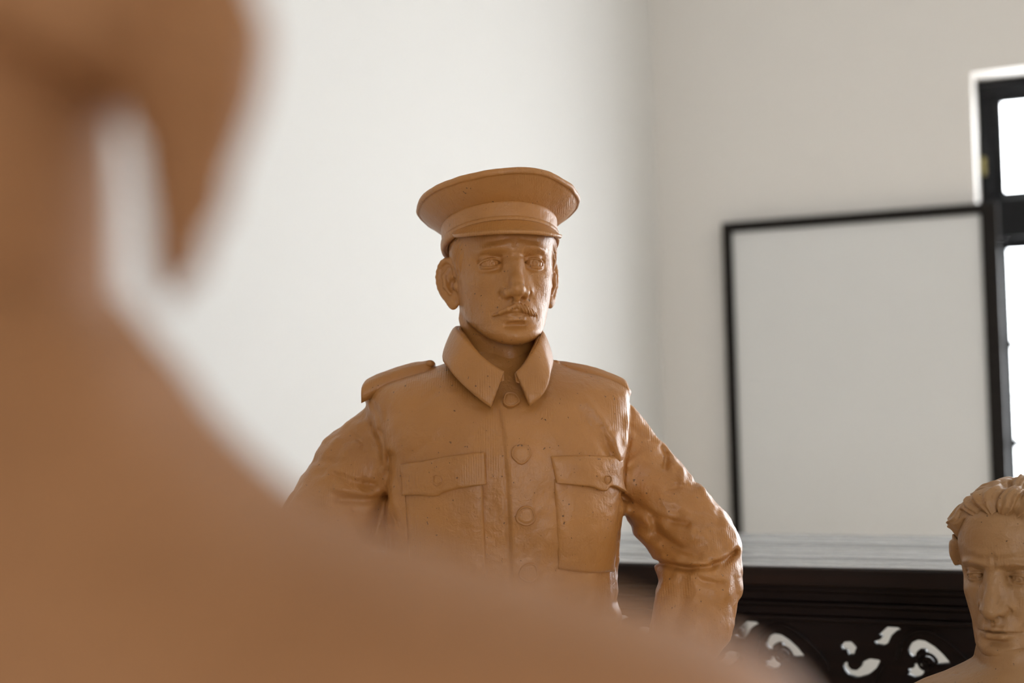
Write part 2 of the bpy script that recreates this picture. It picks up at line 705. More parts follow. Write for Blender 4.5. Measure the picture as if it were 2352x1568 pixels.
def make_window(k, a, b):
    root = empty('window_%d' % (k + 1), wallpt((a + b) / 2, WZ0, REVEAL))
    WIN_ROOTS.append(root)
    root['kind'] = 'structure'
    if k == 0:
        root['label'] = 'tall black wooden window with bright panes beside the board'
    r0, r1 = REVEAL, REVEAL + 0.05
    jw = pane_t - fr_t                      # visible width of frame and sash together
    fw = jw * 0.42
    box_obj('jamb', frame_box(a, a + fw, r0, r1, WZ0, WZ1), M_WINDOW, root, .006)
    box_obj('jamb', frame_box(b - fw, b, r0, r1, WZ0, WZ1), M_WINDOW, root, .006)
    box_obj('head_rail', frame_box(a, b, r0 - .015, r1, Z_HEAD - .045, WZ1), M_WINDOW, root, .006)
    box_obj('sill_rail', frame_box(a, b, r0 - .03, r1 + .05, WZ0, WZ0 + .06), M_WINDOW, root, .006)
    tz0, tz1 = Z_P[0][0] + .045, Z_TP0 - .03
    box_obj('transom', frame_box(a, b, r0 - .035, r1, tz0, tz1), M_WINDOW, root, .008)
    pa, pb = pane_t + (a - WINDOWS[0][0]), b - (pane_t - WINDOWS[0][0])
    mw = 0.03
    cw = (pb - pa + 2 * mw) / 4
    cols = [(pa + i * cw, pa + (i + 1) * cw - 2 * mw) for i in range(4)]
    # sash stiles, meeting stiles
    for (s0, s1, zz0, zz1) in ((a + fw, pa, tz1, WZ1 - .02), (a + fw, pa, WZ0 + .05, tz0),
                               *[(c[1], c[1] + 2 * mw, *zz) for c in cols[:-1] for zz in ((tz1, WZ1 - .02), (WZ0 + .05, tz0))],
                               (pb, b - fw, tz1, WZ1 - .02), (pb, b - fw, WZ0 + .05, tz0)):
        box_obj('sash_stile', frame_box(s0, s1, r0 + .008, r0 + .040, zz0, zz1), M_WINDOW, root, .006)
    rows = [(Z_TP0, Z_TP1)] + [(p[1], p[0]) for p in Z_P]
    zlow = Z_P[-1][1]
    ph = Z_P[1][0] - Z_P[1][1]
    z = zlow - .022
    while z - ph > WZ0 + .1:
        rows.append((z - ph, z))
        z -= ph + .022
    rows[-1] = (rows[-1][0], rows[-1][1])
    edges = sorted(rows)
    # rails between panes
    for (p, q) in zip(edges[:-1], edges[1:]):
        lo_, hi_ = p[1], q[0]
        for c in cols:
            box_obj('glazing_bar' if hi_ - lo_ < .06 else 'sash_rail', frame_box(c[0], c[1], r0 + .012, r0 + .038, lo_, hi_), M_WINDOW, root, .004)
    for c in cols:
        box_obj('sash_rail', frame_box(c[0], c[1], r0 + .012, r0 + .038, edges[-1][1], WZ1 - .02), M_WINDOW, root, .004)
        box_obj('sash_rail', frame_box(c[0], c[1], r0 + .012, r0 + .038, WZ0 + .05, edges[0][0]), M_WINDOW, root, .004)
        for e in edges:
            box_obj('pane', frame_box(c[0], c[1], r0 + .023, r0 + .027, e[0], e[1]), M_GLASS, root)
    # thin lead across the middle pane
    zt = zpx(2345, 906)
    for c in cols:
        box_obj('lead_bar', frame_box(c[0], c[1], r0 + .019, r0 + .031, zt - .002, zt + .002), M_WINDOW, root)
    lz = zpx(2258, 385)
    box_obj('latch_plate', frame_box(fr_t + (a - WINDOWS[0][0]) + .004, fr_t + (a - WINDOWS[0][0]) + .024, r0 - .028, r0 - .015, lz - .035, lz + .04), M_BRASS, root, .003)
    box_obj('bolt_rod', frame_box(a + fw - .004, a + fw + .008, r0 - .03, r0 - .016, tz1, lz + .08), M_WINDOW, root, .003)


WIN_ROOTS = []
for k, (a, b) in enumerate(WINDOWS):
    make_window(k, a, b)
for k, (a, b) in enumerate(BACK_WINDOWS):       # the same window, turned round, in the opposite wall
    src = WIN_ROOTS[0]
    r = src.copy()
    r.name = 'window_%d' % (k + 1 + len(WINDOWS))
    COL.objects.link(r)
    r['label'] = 'black wooden window behind the camera'
    r.location = Vector(wallpt((a + b) / 2, WZ0, -LEN_V - REVEAL))
    r.rotation_euler = (0, 0, math.pi)
    for ch in list(src.children):
        c = ch.copy()
        COL.objects.link(c)
        c.parent = r

# black framed board standing in front of the window wall
bt0, _ = on_wall(1661, 520, -0.03)
bt1, _ = on_wall(2301, 700, -0.03)
bt1i, _ = on_wall(2261, 700, -0.03)
bz = on_wall(1950, 491, -0.03)[1]
BT = 0.045
board = empty('framed_board', wallpt((bt0 + bt1) / 2, 0, -0.03))
tag(board, 'large white board with thin black frame standing against the wall', 'board')
box_obj('panel', frame_box(bt0 + .02, bt1 - .02, -.045, -.02, 0.05, bz - .02), M_BOARD, board)
box_obj('frame_stile', frame_box(bt0, bt0 + BT, -.06, -.012, 0, bz), M_BLACK, board, .004)
box_obj('frame_stile', frame_box(bt1i, bt1, -.06, -.012, 0, bz), M_BLACK, board, .004)
box_obj('frame_rail', frame_box(bt0 + BT, bt1i, -.06, -.012, bz - BT, bz), M_BLACK, board, .004)
box_obj('frame_rail', frame_box(bt0 + BT, bt1i, -.06, -.012, 0, BT * 2), M_BLACK, board, .004)

# ================================================================== carved altar table
T_D = 2.50
tp = at(1800, 1304, T_D)
TZ = float(tp[2])
TORG = tp[:2].copy()
d_ = ray(1800, 1229)
pb_ = CAM + d_ * ((TZ - CAM[2]) / d_[2])
T_DEPTH = float(np.dot(V, pb_[:2] - TORG))
TX0, TX1 = -0.95, 1.15
table = empty('altar_table', (TORG[0] + U[0] * .1 + V[0] * .3, TORG[1] + U[1] * .1 + V[1] * .3, 0), ANG)
tag(table, 'dark carved wooden altar table with top greyed by dust and painted wall sheen and pierced apron', 'table')


def tbox(x0, x1, y0, y1, z0, z1):
    return frame_box(x0, x1, y0, y1, z0, z1, TORG, U, V, TZ)


SL = 0.031
fr_w = 0.055
box_obj('front_rail', tbox(TX0, TX1, 0, fr_w, -SL, 0.0), M_EDGE, table, .003)
# planks greyed by dust and painted-in wall reflection, behind the worn front edge
ys = [0.006]
nP = 5
for i in range(nP):
    ys.append(0.006 + (T_DEPTH - .006) * (i + 1) / nP)
for i in range(nP):
    box_obj('plank', tbox(TX0, TX1, ys[i] + (.0 if i == 0 else .0015), ys[i + 1] - .0015, -.012 if i else .0005, 0.004 + .0015 * (i % 2)), M_TOP, table, .002)
box_obj('under_board', tbox(TX0 + .01, TX1 - .01, .05, T_DEPTH - .01, -SL, -.0125), M_DARK, table)
box_obj('end_rail', tbox(TX0, TX0 + .05, fr_w, T_DEPTH, -SL, -.0125), M_EDGE, table, .003)
box_obj('end_rail', tbox(TX1 - .05, TX1, fr_w, T_DEPTH, -SL, -.0125), M_EDGE, table, .003)
# stepped mouldings under the slab
for (dy, z0, z1) in ((.022, -.044, -SL), (.034, -.062, -.044), (.028, -.070, -.062), (.040, -.088, -.070), (.034, -.097, -.088)):
    box_obj('moulding', tbox(TX0 + dy, TX1 - dy, dy, dy + .05, z0, z1), M_DARK, table, .003)
# pierced apron
AP_Y = 0.046
AP_T = 0.022
AP_Z0, AP_Z1 = -0.275, -0.097


def on_apron(px, py):
    d = ray(px, py)
    c = TORG + V * AP_Y
    s = np.dot(V, c - CAM[:2]) / np.dot(V, d[:2])
    p = CAM + d * s
    return float(np.dot(U, p[:2] - TORG)), float(p[2] - TZ)


def zoomed(pts):
    return [on_apron(1600 + x / 3.128, 1180 + y / 3.128) for x, y in pts]


HOLES = [zoomed(h) for h in (
    [(1385, 797), (1412, 798), (1470, 832), (1428, 846), (1398, 872), (1384, 905), (1372, 932), (1342, 951), (1292, 940), (1272, 918), (1318, 904), (1334, 886), (1308, 868), (1330, 850), (1360, 822)],
    [(1530, 1012), (1519, 972), (1546, 925), (1590, 905), (1640, 912), (1710, 955), (1770, 1010), (1826, 1077), (1735, 1085), (1692, 1050), (1642, 1030), (1657, 1002), (1640, 980), (1602, 975), (1576, 995), (1572, 1024), (1550, 1032)],
    [(1562, 1076), (1615, 1077), (1635, 1135), (1610, 1170), (1570, 1180), (1515, 1155), (1532, 1140), (1518, 1112), (1560, 1108)],
    [(1035, 945), (1060, 920), (1110, 918), (1148, 960), (1135, 985), (1130, 1015), (1088, 1015), (1080, 985), (1046, 975)],
    [(1050, 1090), (1060, 1068), (1082, 1065), (1085, 1095), (1110, 1120), (1150, 1125), (1182, 1098), (1190, 1065), (1245, 1040), (1320, 1052), (1290, 1110), (1230, 1160), (1150, 1183), (1090, 1160), (1060, 1120)])]
# level the motif (it was measured along a receding edge) and repeat it along the apron
PERIOD = on_apron(1600 + 1385 / 3.128, 1180 + 870 / 3.128)[0] - on_apron(1600 + 370 / 3.128, 1180 + 835 / 3.128)[0]


def poly_area(p):
    return 0.5 * sum(p[i][0] * p[(i + 1) % len(p)][1] - p[(i + 1) % len(p)][0] * p[i][1] for i in range(len(p)))


def curve_plate(name, outer, holes, thick, bevel):
    cd = bpy.data.curves.new(name, 'CURVE')
    cd.dimensions = '2D'
    cd.fill_mode = 'BOTH'
    cd.extrude = thick / 2 - bevel
    cd.bevel_depth = bevel
    cd.bevel_resolution = 1
    cd.offset = -bevel
    for pl in [outer] + holes:
        sp = cd.splines.new('POLY')
        sp.points.add(len(pl) - 1)
        for i, q in enumerate(pl):
            sp.points[i].co = (q[0], q[1], 0, 1)
        sp.use_cyclic_u = True
    ob = bpy.data.objects.new('tmp', cd)
    COL.objects.link(ob)
    dg = bpy.context.evaluated_depsgraph_get()
    me = bpy.data.meshes.new_from_object(ob.evaluated_get(dg))
    bpy.data.objects.remove(ob, do_unlink=True)
    bpy.data.curves.remove(cd)
    return me


def soft(poly, n=3):
    """round a closed outline by corner cutting"""
    p = poly
    for _ in range(n):
        q = []
        for i in range(len(p)):
            a, b = np.array(p[i]), np.array(p[(i + 1) % len(p)])
            q.append(tuple(a * .88 + b * .12))
            q.append(tuple(a * .12 + b * .88))
        p = q
    return p


apron_x0, apron_x1 = TX0 + .06, TX1 - .06
holes = []
kmin = int(math.floor((apron_x0 - HOLES[3][0][0]) / PERIOD)) - 1
for k in range(kmin, 12):
    for h in HOLES:
        q = [(x + k * PERIOD, z) for x, z in h]
        xs = [a for a, _ in q]
        if min(xs) > apron_x0 + .03 and max(xs) < apron_x1 - .03:
            holes.append(soft(q, 2))
TABLE_M = np.array([[U[0], V[0]], [U[1], V[1]]])


def table_mesh(me, y):
    """plate drawn in (x, z) -> world, standing at depth y behind the front edge"""
    co = np.zeros(len(me.vertices) * 3, np.float32)
    me.vertices.foreach_get('co', co)
    co = co.reshape(-1, 3)
    out = np.zeros_like(co)
    xy = TORG + np.outer(co[:, 0], U) + np.outer(y - co[:, 2], V)
    out[:, :2] = xy
    out[:, 2] = TZ + co[:, 1]
    me.vertices.foreach_set('co', out.ravel())
    me.update()
    return me


outer = [(apron_x0, AP_Z1), (apron_x0, AP_Z0)]
nsc = 26
for i in range(nsc + 1):                       # scalloped lower edge
    s = i / nsc
    outer.append((apron_x0 + (apron_x1 - apron_x0) * s, AP_Z0 - 0.012 * abs(math.sin(s * math.pi * 9))))
outer += [(apron_x1, AP_Z1)]
me = table_mesh(curve_plate('apron', outer, holes, AP_T, .0025), AP_Y + AP_T / 2)
apron = link('apron', me, M_DARK, table)


def tube_mesh(name, pts, r, m, parent, seg=8, taper=None):
    pts = np.asarray(pts, float)
    n = len(pts)
    vs_, fs = [], []
    for i in range(n):
        tdir = pts[min(i + 1, n - 1)] - pts[max(i - 1, 0)]
        tdir /= np.linalg.norm(tdir) + 1e-9
        ref = np.array([0, 0, 1.0]) if abs(tdir[2]) < .9 else np.array([1.0, 0, 0])
        a = np.cross(tdir, ref)
        a /= np.linalg.norm(a)
        b = np.cross(tdir, a)
        rr = r if taper is None else r * taper[i]
        for k in range(seg):
            th_ = 2 * math.pi * k / seg
            vs_.append(pts[i] + rr * (math.cos(th_) * a + math.sin(th_) * b))
    for i in range(n - 1):
        for k in range(seg):
            k2 = (k + 1) % seg
            fs.append((i * seg + k, i * seg + k2, (i + 1) * seg + k2, (i + 1) * seg + k))
    fs.append(tuple(range(seg))[::-1])
    fs.append(tuple((n - 1) * seg + k for k in range(seg)))
    return mesh_obj(name, vs_, fs, m, parent, True)


def apron_pt(x, z, out=0.0):
    p = TORG + U * x + V * (AP_Y - out)
    return np.array([p[0], p[1], TZ + z])


# carved scrolls in relief between the openings
for k in range(kmin, 12):
    bx = HOLES[1][0][0] + k * PERIOD
    bz_ = HOLES[1][3][1]
    if bx < apron_x0 + .05 or bx + .13 > apron_x1:
        continue
    sc = [(-.022, -.036), (-.014, -.012), (.004, .010), (.030, .016), (.056, .004), (.078, -.014), (.098, -.034), (.112, -.058)]
    tube_mesh('carved_scroll', catmull([apron_pt(bx + x, bz_ + z, -.001) for x, z in sc], 24), .0045, M_DARK, apron, 6)
    sc = [(.125, -.10), (.150, -.115), (.178, -.100), (.192, -.07), (.205, -.045)]
    tube_mesh('carved_scroll', catmull([apron_pt(bx + x, bz_ + z, -.001) for x, z in sc], 20), .0042, M_DARK, apron, 6)
    th_ = np.linspace(0, 4.2 * math.pi, 40)
    rr = .017 * (1 - th_ / (4.6 * math.pi))
    tube_mesh('carved_scroll', [apron_pt(bx + .028 + r_ * math.cos(t_), bz_ - .038 + r_ * math.sin(t_), .0) for r_, t_ in zip(rr, th_)], .0032, M_DARK, apron, 6)
# legs and stretchers
for (lx, ly) in ((TX0 + .05, .05), (TX1 - .12, .05), (TX0 + .05, T_DEPTH - .12), (TX1 - .12, T_DEPTH - .12)):
    box_obj('leg', tbox(lx, lx + .07, ly, ly + .07, -TZ, -.0975 if ly < .1 else -SL), M_DARK, table, .006)
box_obj('stretcher', tbox(TX0 + .075, TX0 + .095, .12, T_DEPTH - .12, -TZ + .14, -TZ + .19), M_DARK, table, .004)
box_obj('stretcher', tbox(TX1 - .095, TX1 - .075, .12, T_DEPTH - .12, -TZ + .14, -TZ + .19), M_DARK, table, .004)

# ================================================================== sculpted heads
F32 = np.float32


def rot3(yaw=0.0, pitch=0.0, roll=0.0):
    """yaw: face turns to the right of the picture; pitch: chin up; roll: crown leans right"""
    return np.array(Matrix.Rotation(math.radians(yaw), 3, 'Z') @ Matrix.Rotation(math.radians(-pitch), 3, 'X')
                    @ Matrix.Rotation(math.radians(roll), 3, 'Y'))


def gauss(x, z, x0, z0, sx, sz):
    return np.exp(-((x - x0) / sx) ** 2 - ((z - z0) / sz) ** 2)


HEAD_Z = [-126, -118, -110, -100, -86, -70, -50, -25, 0, 20, 45, 70, 92, 108]


def head_field(o):
    """distance field (mm) of a head: x right, y backwards, z up, eyes at z = 0, face towards -y"""
    fw = o.get('front', [62, 79, 88, 91, 87, 89, 88, 87, 85, 89, 88, 78, 52, 12])
    hw = np.array(o.get('halfw', [14, 27, 38, 47, 55, 60, 64.5, 67.5, 69, 72, 73, 68, 50, 14]))
    yc = np.array([40, 34, 26, 18, 10, 4, 0, -2, -5, -8, -10, -10, -10, -10])   # forward position of widest point
    bk = np.array([30, 34, 38, 44, 60, 74, 84, 88, 92, 94, 94, 86, 62, 20])
    base = Loft(HEAD_Z, np.zeros(14), -yc, hw, np.array(fw) - yc, bk, 2.25)
    eye_y = o.get('eye_y', -65.5)
    up, lw = o.get('lid', (5.2, -4.6))
    ex = o.get('eye_x', 31.0)
    strokes = o.get('strokes', [])

    def f(P):
        P = P.astype(F32)
        x, y, z = P[:, 0], P[:, 1], P[:, 2]
        front = 1 / (1 + np.exp((y + 22) / 7.0))
        d = base(P, 10)
        # jaw underside rises to the jaw angle
        n_ = np.array([0, math.sin(math.radians(27)), -math.cos(math.radians(27))], F32)
        jaw = (P - np.array([0, -82, o.get('chin_z', -116)], F32)) @ n_
        d = smax(d, jaw, 11)
        d = smin(d, ellip(P, (0, 6, 34), (73, 91, 84)), 14)
        # neck
        nk = o.get('neck', ((0, 12, -58), (0, 34, -215), 55, 60))
        if nk is not None:
            e = rcone(P, nk[0], nk[1], nk[2], nk[3])
            e = smin(e, rcone(P, (0, -38, -128), (0, -22, -180), 9, 13), 22)
            for s in (-1, 1):
                e = smin(e, rcone(P, (s * 52, 22, -70), (s * 14, -24, -190), 9, 8), 16)
            d = smin(d, e, 7)
        # broad modelling of the face
        b = np.zeros_like(d)
        for s in (-1, 1):
            b += -9.5 * gauss(x, z, s * 30, 3, 17, 11.5)
            b += -6.0 * gauss(x, z, s * 15, 1, 7.5, 11)
            b += o.get('brow', 4.2) * gauss(x, z, s * 30, 18.5, 20, 6.0)
            b += 3.6 * gauss(x, z, s * 46, -24, 17, 13)
            b += -3.8 * gauss(x, z, s * 43, -62, 15, 20)
            b += -1.6 * gauss(x, z, s * 31, -74, 6, 6)
            b += 2.2 * gauss(x, z, s * 24, -93, 12, 12)
            b += 1.8 * gauss(x, z, s * 30, -15, 14, 5)
            b += -2.0 * gauss(x, z, s * 56, 22, 12, 16)
        b += -3.2 * gauss(x, z, 0, -89, 17, 5)
        b += 3.6 * gauss(x, z, 0, -105, 16, 9.5)
        b += 2.5 * gauss(x, z, 0, 17, 10, 8)
        b += 3.0 * gauss(x, z, 0, -67, 24, 12)
        d = d - b * front
        # nose
        tip = o.get('nose_tip', (0, -103.5, -41))
        nose = rcone(P, (0, -79.5, 13), (0, -86, 0), 8.5, 7.2)
        nose = smin(nose, rcone(P, (0, -86, 0), (tip[0], -96.5, -27), 7.2, 9.2), 4)
        nose = smin(nose, rcone(P, (0, -96.5, -27), tip, 9.2, 10.8), 5)
        for s in (-1, 1):
            nose = smin(nose, ellip(P, (s * 12.5, -92, -42.5), (8.2, 11.5, 8.0)), 6)
            nose = smin(nose, rcone(P, (s * 8, -80, 2), (s * 14, -83, -36), 7.5, 9.5), 9)
        nose = smin(nose, rcone(P, (0, -100, -50), (0, -91, -57), 4.5, 5.0), 4)
        d = smin(d, nose, 8)
        for s in (-1, 1):
            d = smax(d, -ellip(P, (s * 8.4, -96, -52.0), (4.0, 6.5, 3.6)), 2.2)
            # wing crease
            d = d + 1.5 * np.exp(-polyline_dist(x, z, [(s * 19.5, -36), (s * 21.5, -43), (s * 19, -51)]) / 3.2) * front
        # mouth
        mw = o.get('mouth_w', 26)
        ul = [(-mw, -77, -73.5), (-mw * .45, -90.5, -69.5), (0, -94, -68.5), (mw * .45, -90.5, -69.5), (mw, -77, -73.5)]
        d = smin(d, chain(P, ul, np.array([1.4, 3.2, 4.0, 3.2, 1.4]) * (.62 if o.get('moustache') else 1), 3), 6)
        ll = [(-mw * .8, -78, -77.5), (-mw * .35, -89.5, -79.5), (mw * .35, -89.5, -79.5), (mw * .8, -78, -77.5)]
        d = smin(d, chain(P, ll, [1.6, o.get('lip', 4.2), o.get('lip', 4.2), 1.6], 3), 6)
        ml = o.get('mouth_line', [(-29, -75.5), (-18, -74.5), (-8, -73), (0, -73.8), (8, -73), (18, -74.5), (29, -75.5)])
        d = d + o.get('mouth_d', 2.4) * np.exp(-polyline_dist(x, z, ml) / 2.2) * front
        # moustache
        if o.get('moustache'):
            for s, g_, st_ in ((-1, .72, .25), (1, .95, .9)):
                pts = [(s * 2, -96.5, -61), (s * 12, -95, -65.5), (s * 22, -88, -70), (s * 30, -79.5, -72.5), (s * 33.5, -76.5, -71.5)]
                e = chain(P, pts, [4.4 * g_, 5.2 * g_, 4.4 * g_, 2.6 * g_, 1.0], 3)
                e = e + st_ * np.sin(x * s * 1.5 + z * 0.75)
                d = smin(d, e, 2.5)
        # eyes
        for s in (-1, 1):
            c = np.array((s * ex, eye_y, 0), F32)
            q = P - c
            r = np.sqrt((q * q).sum(1)) + 1e-6
            qx = q[:, 0] * s                         # outward positive
            zz = z
            ball = r - 12.6
            gx, gz = o.get('gaze', (1.5, -0.3))
            fr = np.sqrt((q[:, 0] - gx) ** 2 + (zz - gz) ** 2)
            msk = (q[:, 1] < 0)
            ball = ball + msk * (1.3 * np.exp(-((fr - 5.8) / 0.9) ** 2) + 2.2 * np.exp(-(fr / 1.9) ** 2))
            un = np.clip(1 - ((qx - 0.5) / 15.0) ** 2, 0, 1)
            zu = up * un ** 0.75 - 0.10 * qx
            zl = lw * un ** 0.8 - 0.10 * qx
            op = np.minimum(zu - zz, zz - zl)        # > 0 inside the opening
            lid = smax(r - 14.9, op, 0.9)
            lid = np.where(q[:, 1] > 2, r - 14.9, lid)
            d = smin(d, lid, 3.5)
            # re-open and set the ball in it
            d = smax(d, np.minimum(op, 13.7 - (-q[:, 1])) * 1.0 - 50 * (np.abs(qx) > 16) - 50 * (q[:, 1] > -3), 0.7)
            d = np.minimum(d, ball)
            crease = [(c[0] + s * t_, up * max(0, 1 - (t_ / 17.5) ** 2) ** .7 + 4.4 - 0.13 * t_) for t_ in np.linspace(-14, 17, 9)]
            d = d + 1.7 * np.exp(-polyline_dist(x, z, crease) / 2.0) * front
            bag = [(c[0] + s * t_, lw * max(0, 1 - (t_ / 19.0) ** 2) ** .7 - 5.5 - 0.08 * t_) for t_ in np.linspace(-14, 16, 9)]
            d = d + 0.9 * np.exp(-polyline_dist(x, z, bag) / 5.0) * front
        for pts, amp, wd in strokes:
            d = d - amp * np.exp(-polyline_dist(x, z, pts) / (wd * wd)) * front
        # ears
        if o.get('ears', True):
            for s in (-1, 1):
                org = np.array((s * 64, 4, o.get('ear_z', -18)), F32)
                ca = o.get('ear_out', (0.80, 0.80))[0 if s < 0 else 1]
                sa = math.sqrt(1 - ca * ca)
                q = P - org
                a = q[:, 0] * s * ca + q[:, 1] * sa
                nn = q[:, 0] * s * sa - q[:, 1] * ca
                E = np.stack([a, q[:, 2], nn], 1).astype(F32)
                e = ellip(E, (17, 0, -2), (20, 31, 4.2))
                hx_ = catmull([(4, 8, 2, 3.6), (6, 24, 2, 4.0), (17, 32, 0, 4.2), (29, 27, -1, 4.2), (35, 12, -1, 4.0), (33, -5, -1, 3.6), (26, -20, -1, 3.4), (18, -30, 0, 4.0)], 16)
                e = smin(e, chain(E, hx_[:, :3], hx_[:, 3], 2), 2.0)
                e = smin(e, ellip(E, (11, -31, 0), (9, 9.5, 5)), 4)
                e = smin(e, chain(E, [(16, 20, 1), (23, 9, 2.2), (21, -6, 2.6), (14, -17, 2)], [2.6, 3.4, 3.4, 2.6], 2), 2.2)
                e = smax(e, -ellip(E, (9.5, -4, 5), (8.5, 11.5, 8.5)), 2.0)
                e = smin(e, ellip(E, (2, -7, 4), (5, 6.5, 5)), 2.5)
                d = smin(d, e, 3.0)
        if o.get('extra'):
            d = o['extra'](P, d, x, y, z, front)
        d = d + 1.3 * vnoise(P, 0.045) + 0.5 * vnoise(P, 0.15)
        return d
    return f


def head_xf(origin, R, s=0.001):
    return (R * s, np.asarray(origin))


# ================================================================== soldier statue
YH = 2.062                                        # depth of the head axis
YAW_H = 11.0
H_ORG = np.array([at(1155, 604, YH)[0], YH, at(1173, 604, YH - .078)[2]])
HR = rot3(YAW_H, 0.0, 0.0)
soldier = empty('clay_statue', (float(H_ORG[0]), 2.055, 0.0))
tag(soldier, 'tan clay statue of a uniformed man in a peaked cap, arms akimbo', 'statue')


def soldier_extra(P, d, x, y, z, front):
    # short hair at the temples and sides under the cap
    for s in (-1, 1):
        e = ellip(P, (s * 63, -18, 22), (12, 24, 32))
        e = e + 1.4 * np.sin(z * 0.5 + y * 0.85 + 3.0 * vnoise(P, .08))
        d = smin(d, e, 3)
        e2 = rcone(P, (s * 67.5, -22, 8), (s * 67, -15, -16), 5.5, 2.5)
        d = smin(d, e2 + .8 * np.sin(z * .9 + y * .8), 2.5)
    e = ellip(P, (0, 45, 0), (66, 56, 46))
    return smin(d, e + 1.2 * np.sin(z * .6 + x * .5), 4)


sold_o = dict(moustache=True, ear_out=(.80, .64), lip=1.8, mouth_d=1.5, nose_tip=(0, -103, -38.5), lid=(5.0, -4.4),
              mouth_line=[(-31, -75.5), (-20, -73.5), (-8, -70.8), (0, -70.3), (8, -70.8), (20, -73.5), (31, -75.5)], extra=soldier_extra, gaze=(1.8, -0.2), chin_z=-117,
              neck=((0, 10, -58), (-3, 26, -215), 57, 60),
              strokes=[([(-6, 27), (-18, 24), (-34, 23), (-46, 16)], 1.6, 4.0), ([(6, 27), (18, 24), (34, 23), (46, 16)], 1.6, 4.0),
                       ([(-10, 33), (-24, 31), (-36, 30)], -.8, 2.0), ([(10, 33), (24, 31), (36, 30)], -.8, 2.0),
                       ([(-17, -40), (-25, -54), (-33, -68)], -1.3, 4.5), ([(17, -40), (25, -54), (33, -68)], -1.3, 4.5),
                       ([(-12, -88), (0, -86.5), (12, -88)], -1.2, 3.0)])
head = sculpt('head', head_field(sold_o), (-112, -118, -205), (112, 112, 122), 1.15, M_CLAY, soldier, head_xf(H_ORG, HR))

# ---- peaked cap (cap frame in mm: origin at the centre of the sweatband)
CAP_R = HR @ rot3(0, 12.0, 0.8)
CAP_O = H_ORG + HR @ (np.array([-2.0, 8.0, 32.0]) * .001)


def capw(p):
    return CAP_O + (np.asarray(p) * .001) @ CAP_R.T


def ring_solid(name, prof, m, parent, nth=120, lump=0.0, rx0=83.0, ry0=101.0, wob=None):
    """closed profile (radial offset, z) swept round an oval"""
    vs_ = []
    k = len(prof)
    for i in range(nth):
        th_ = 2 * math.pi * i / nth
        for (r_, z_) in prof:
            a, b = max(rx0 + r_, 0.01), max(ry0 + r_, 0.01)
            zz = z_ + (wob(th_, r_, z_) if wob else 0)
            vs_.append((a * math.sin(th_), -b * math.cos(th_), zz))
    V_ = np.array(vs_)
    if lump:
        nz = lump * (2 * vnoise(V_.astype(F32), .03) + 1.0 * vnoise(V_.astype(F32) + 50, .09))
        dirn = V_ * np.array([1, 1, .35])
        dirn /= np.linalg.norm(dirn, axis=1)[:, None] + 1e-6
        V_ = V_ + dirn * nz[:, None]
    fs = []
    for i in range(nth):
        i2 = (i + 1) % nth
        for j in range(k):
            j2 = (j + 1) % k
            fs.append((i * k + j, i2 * k + j, i2 * k + j2, i * k + j2))
    W_ = capw(V_)
    me = bpy.data.meshes.new(name)
    me.from_pydata([tuple(map(float, p)) for p in W_], [], fs)
    bm = bmesh.new()
    bm.from_mesh(me)
    bmesh.ops.recalc_face_normals(bm, faces=bm.faces)
    bm.to_mesh(me)
    bm.free()
    return link(name, me, m, parent, True)


def prof_curve(pts, n):
    return [tuple(p) for p in catmull(pts, n)]


def crown_wob(th_, r_, z_):
    k = max(0.0, min(1.0, (r_ + 2) / 30.0)) if z_ > 33 else 0
    return k * (2.5 * math.cos(th_) + 1.6 * math.sin(3 * th_ + 1) + 1.0 * math.sin(5 * th_))


crown_prof = prof_curve([(-8, 30), (0, 33), (5, 36), (12, 41), (20, 47.5), (28, 54.5), (31.5, 58), (34.5, 58.5), (36.5, 62), (35.5, 66.5), (31.5, 68.5), (26, 69), (15, 71), (-10, 74), (-45, 76.5), (-82.5, 77)], 46)
crown_in = [(-82.5, 70), (-40, 69), (0, 62), (12, 55), (-8, 40)]
crown = ring_solid('cap', crown_prof + crown_in, M_CLAY, soldier, 140, 1.7, wob=crown_wob)
band_prof = prof_curve([(-1.5, 1), (0.3, 4), (1.2, 14), (1.4, 26), (1.6, 33), (-1, 35.5)], 16) + [(-7, 34), (-7, 1)]
ring_solid('cap_band', band_prof, M_CLAY, crown, 120, 0.7)
strap_prof = [(0.5, -1), (2.6, 0.0), (3.3, 3), (3.3, 9), (2.7, 12.0), (0.8, 12.6), (-3, 12), (-3, -1)]
ring_solid('chin_strap', strap_prof, M_CLAY, crown, 120, 0.5)
# visor
nu, nv = 61, 14
Fg, Bg = np.zeros((nu, nv, 3)), np.zeros((nu, nv, 3))
for i in range(nu):
    u_ = -1 + 2 * i / (nu - 1)
    ph = math.radians(62) * u_
    L = 38 * max(0.0, 1 - abs(u_) ** 2.2) ** 0.85 + 1.5
    for j in range(nv):
        s = j / (nv - 1)
        drop = math.radians(38 + 26 * s)
        out = L * s
        r_ = 2.0 + out * math.cos(math.radians(50 - 6 * s))
        z_ = 4.5 - out * math.sin(math.radians(50 - 6 * s)) - 2.2 * abs(u_) ** 2 * s
        rim = 1.5 * math.exp(-((s - .93) / .07) ** 2)
        a, b = 83 + r_, 101 + r_
        nrm = np.array([math.sin(ph) * .6, -math.cos(ph) * .6, .75])
        p = np.array([a * math.sin(ph), -b * math.cos(ph), z_])
        edge = math.sqrt(max(0, 1 - max(0, (s - .8) / .2) ** 2)) * .5 + .5
        Fg[i, j] = capw(p + nrm * (2.2 * edge + rim))
        Bg[i, j] = capw(p - nrm * (3.2 * edge))
grid_solid('visor', Fg, Bg, M_CLAY, crown)

# ---- jacket
YT = 2.055


def P3(px, py, Y=YT):
    return at(px, py, Y)


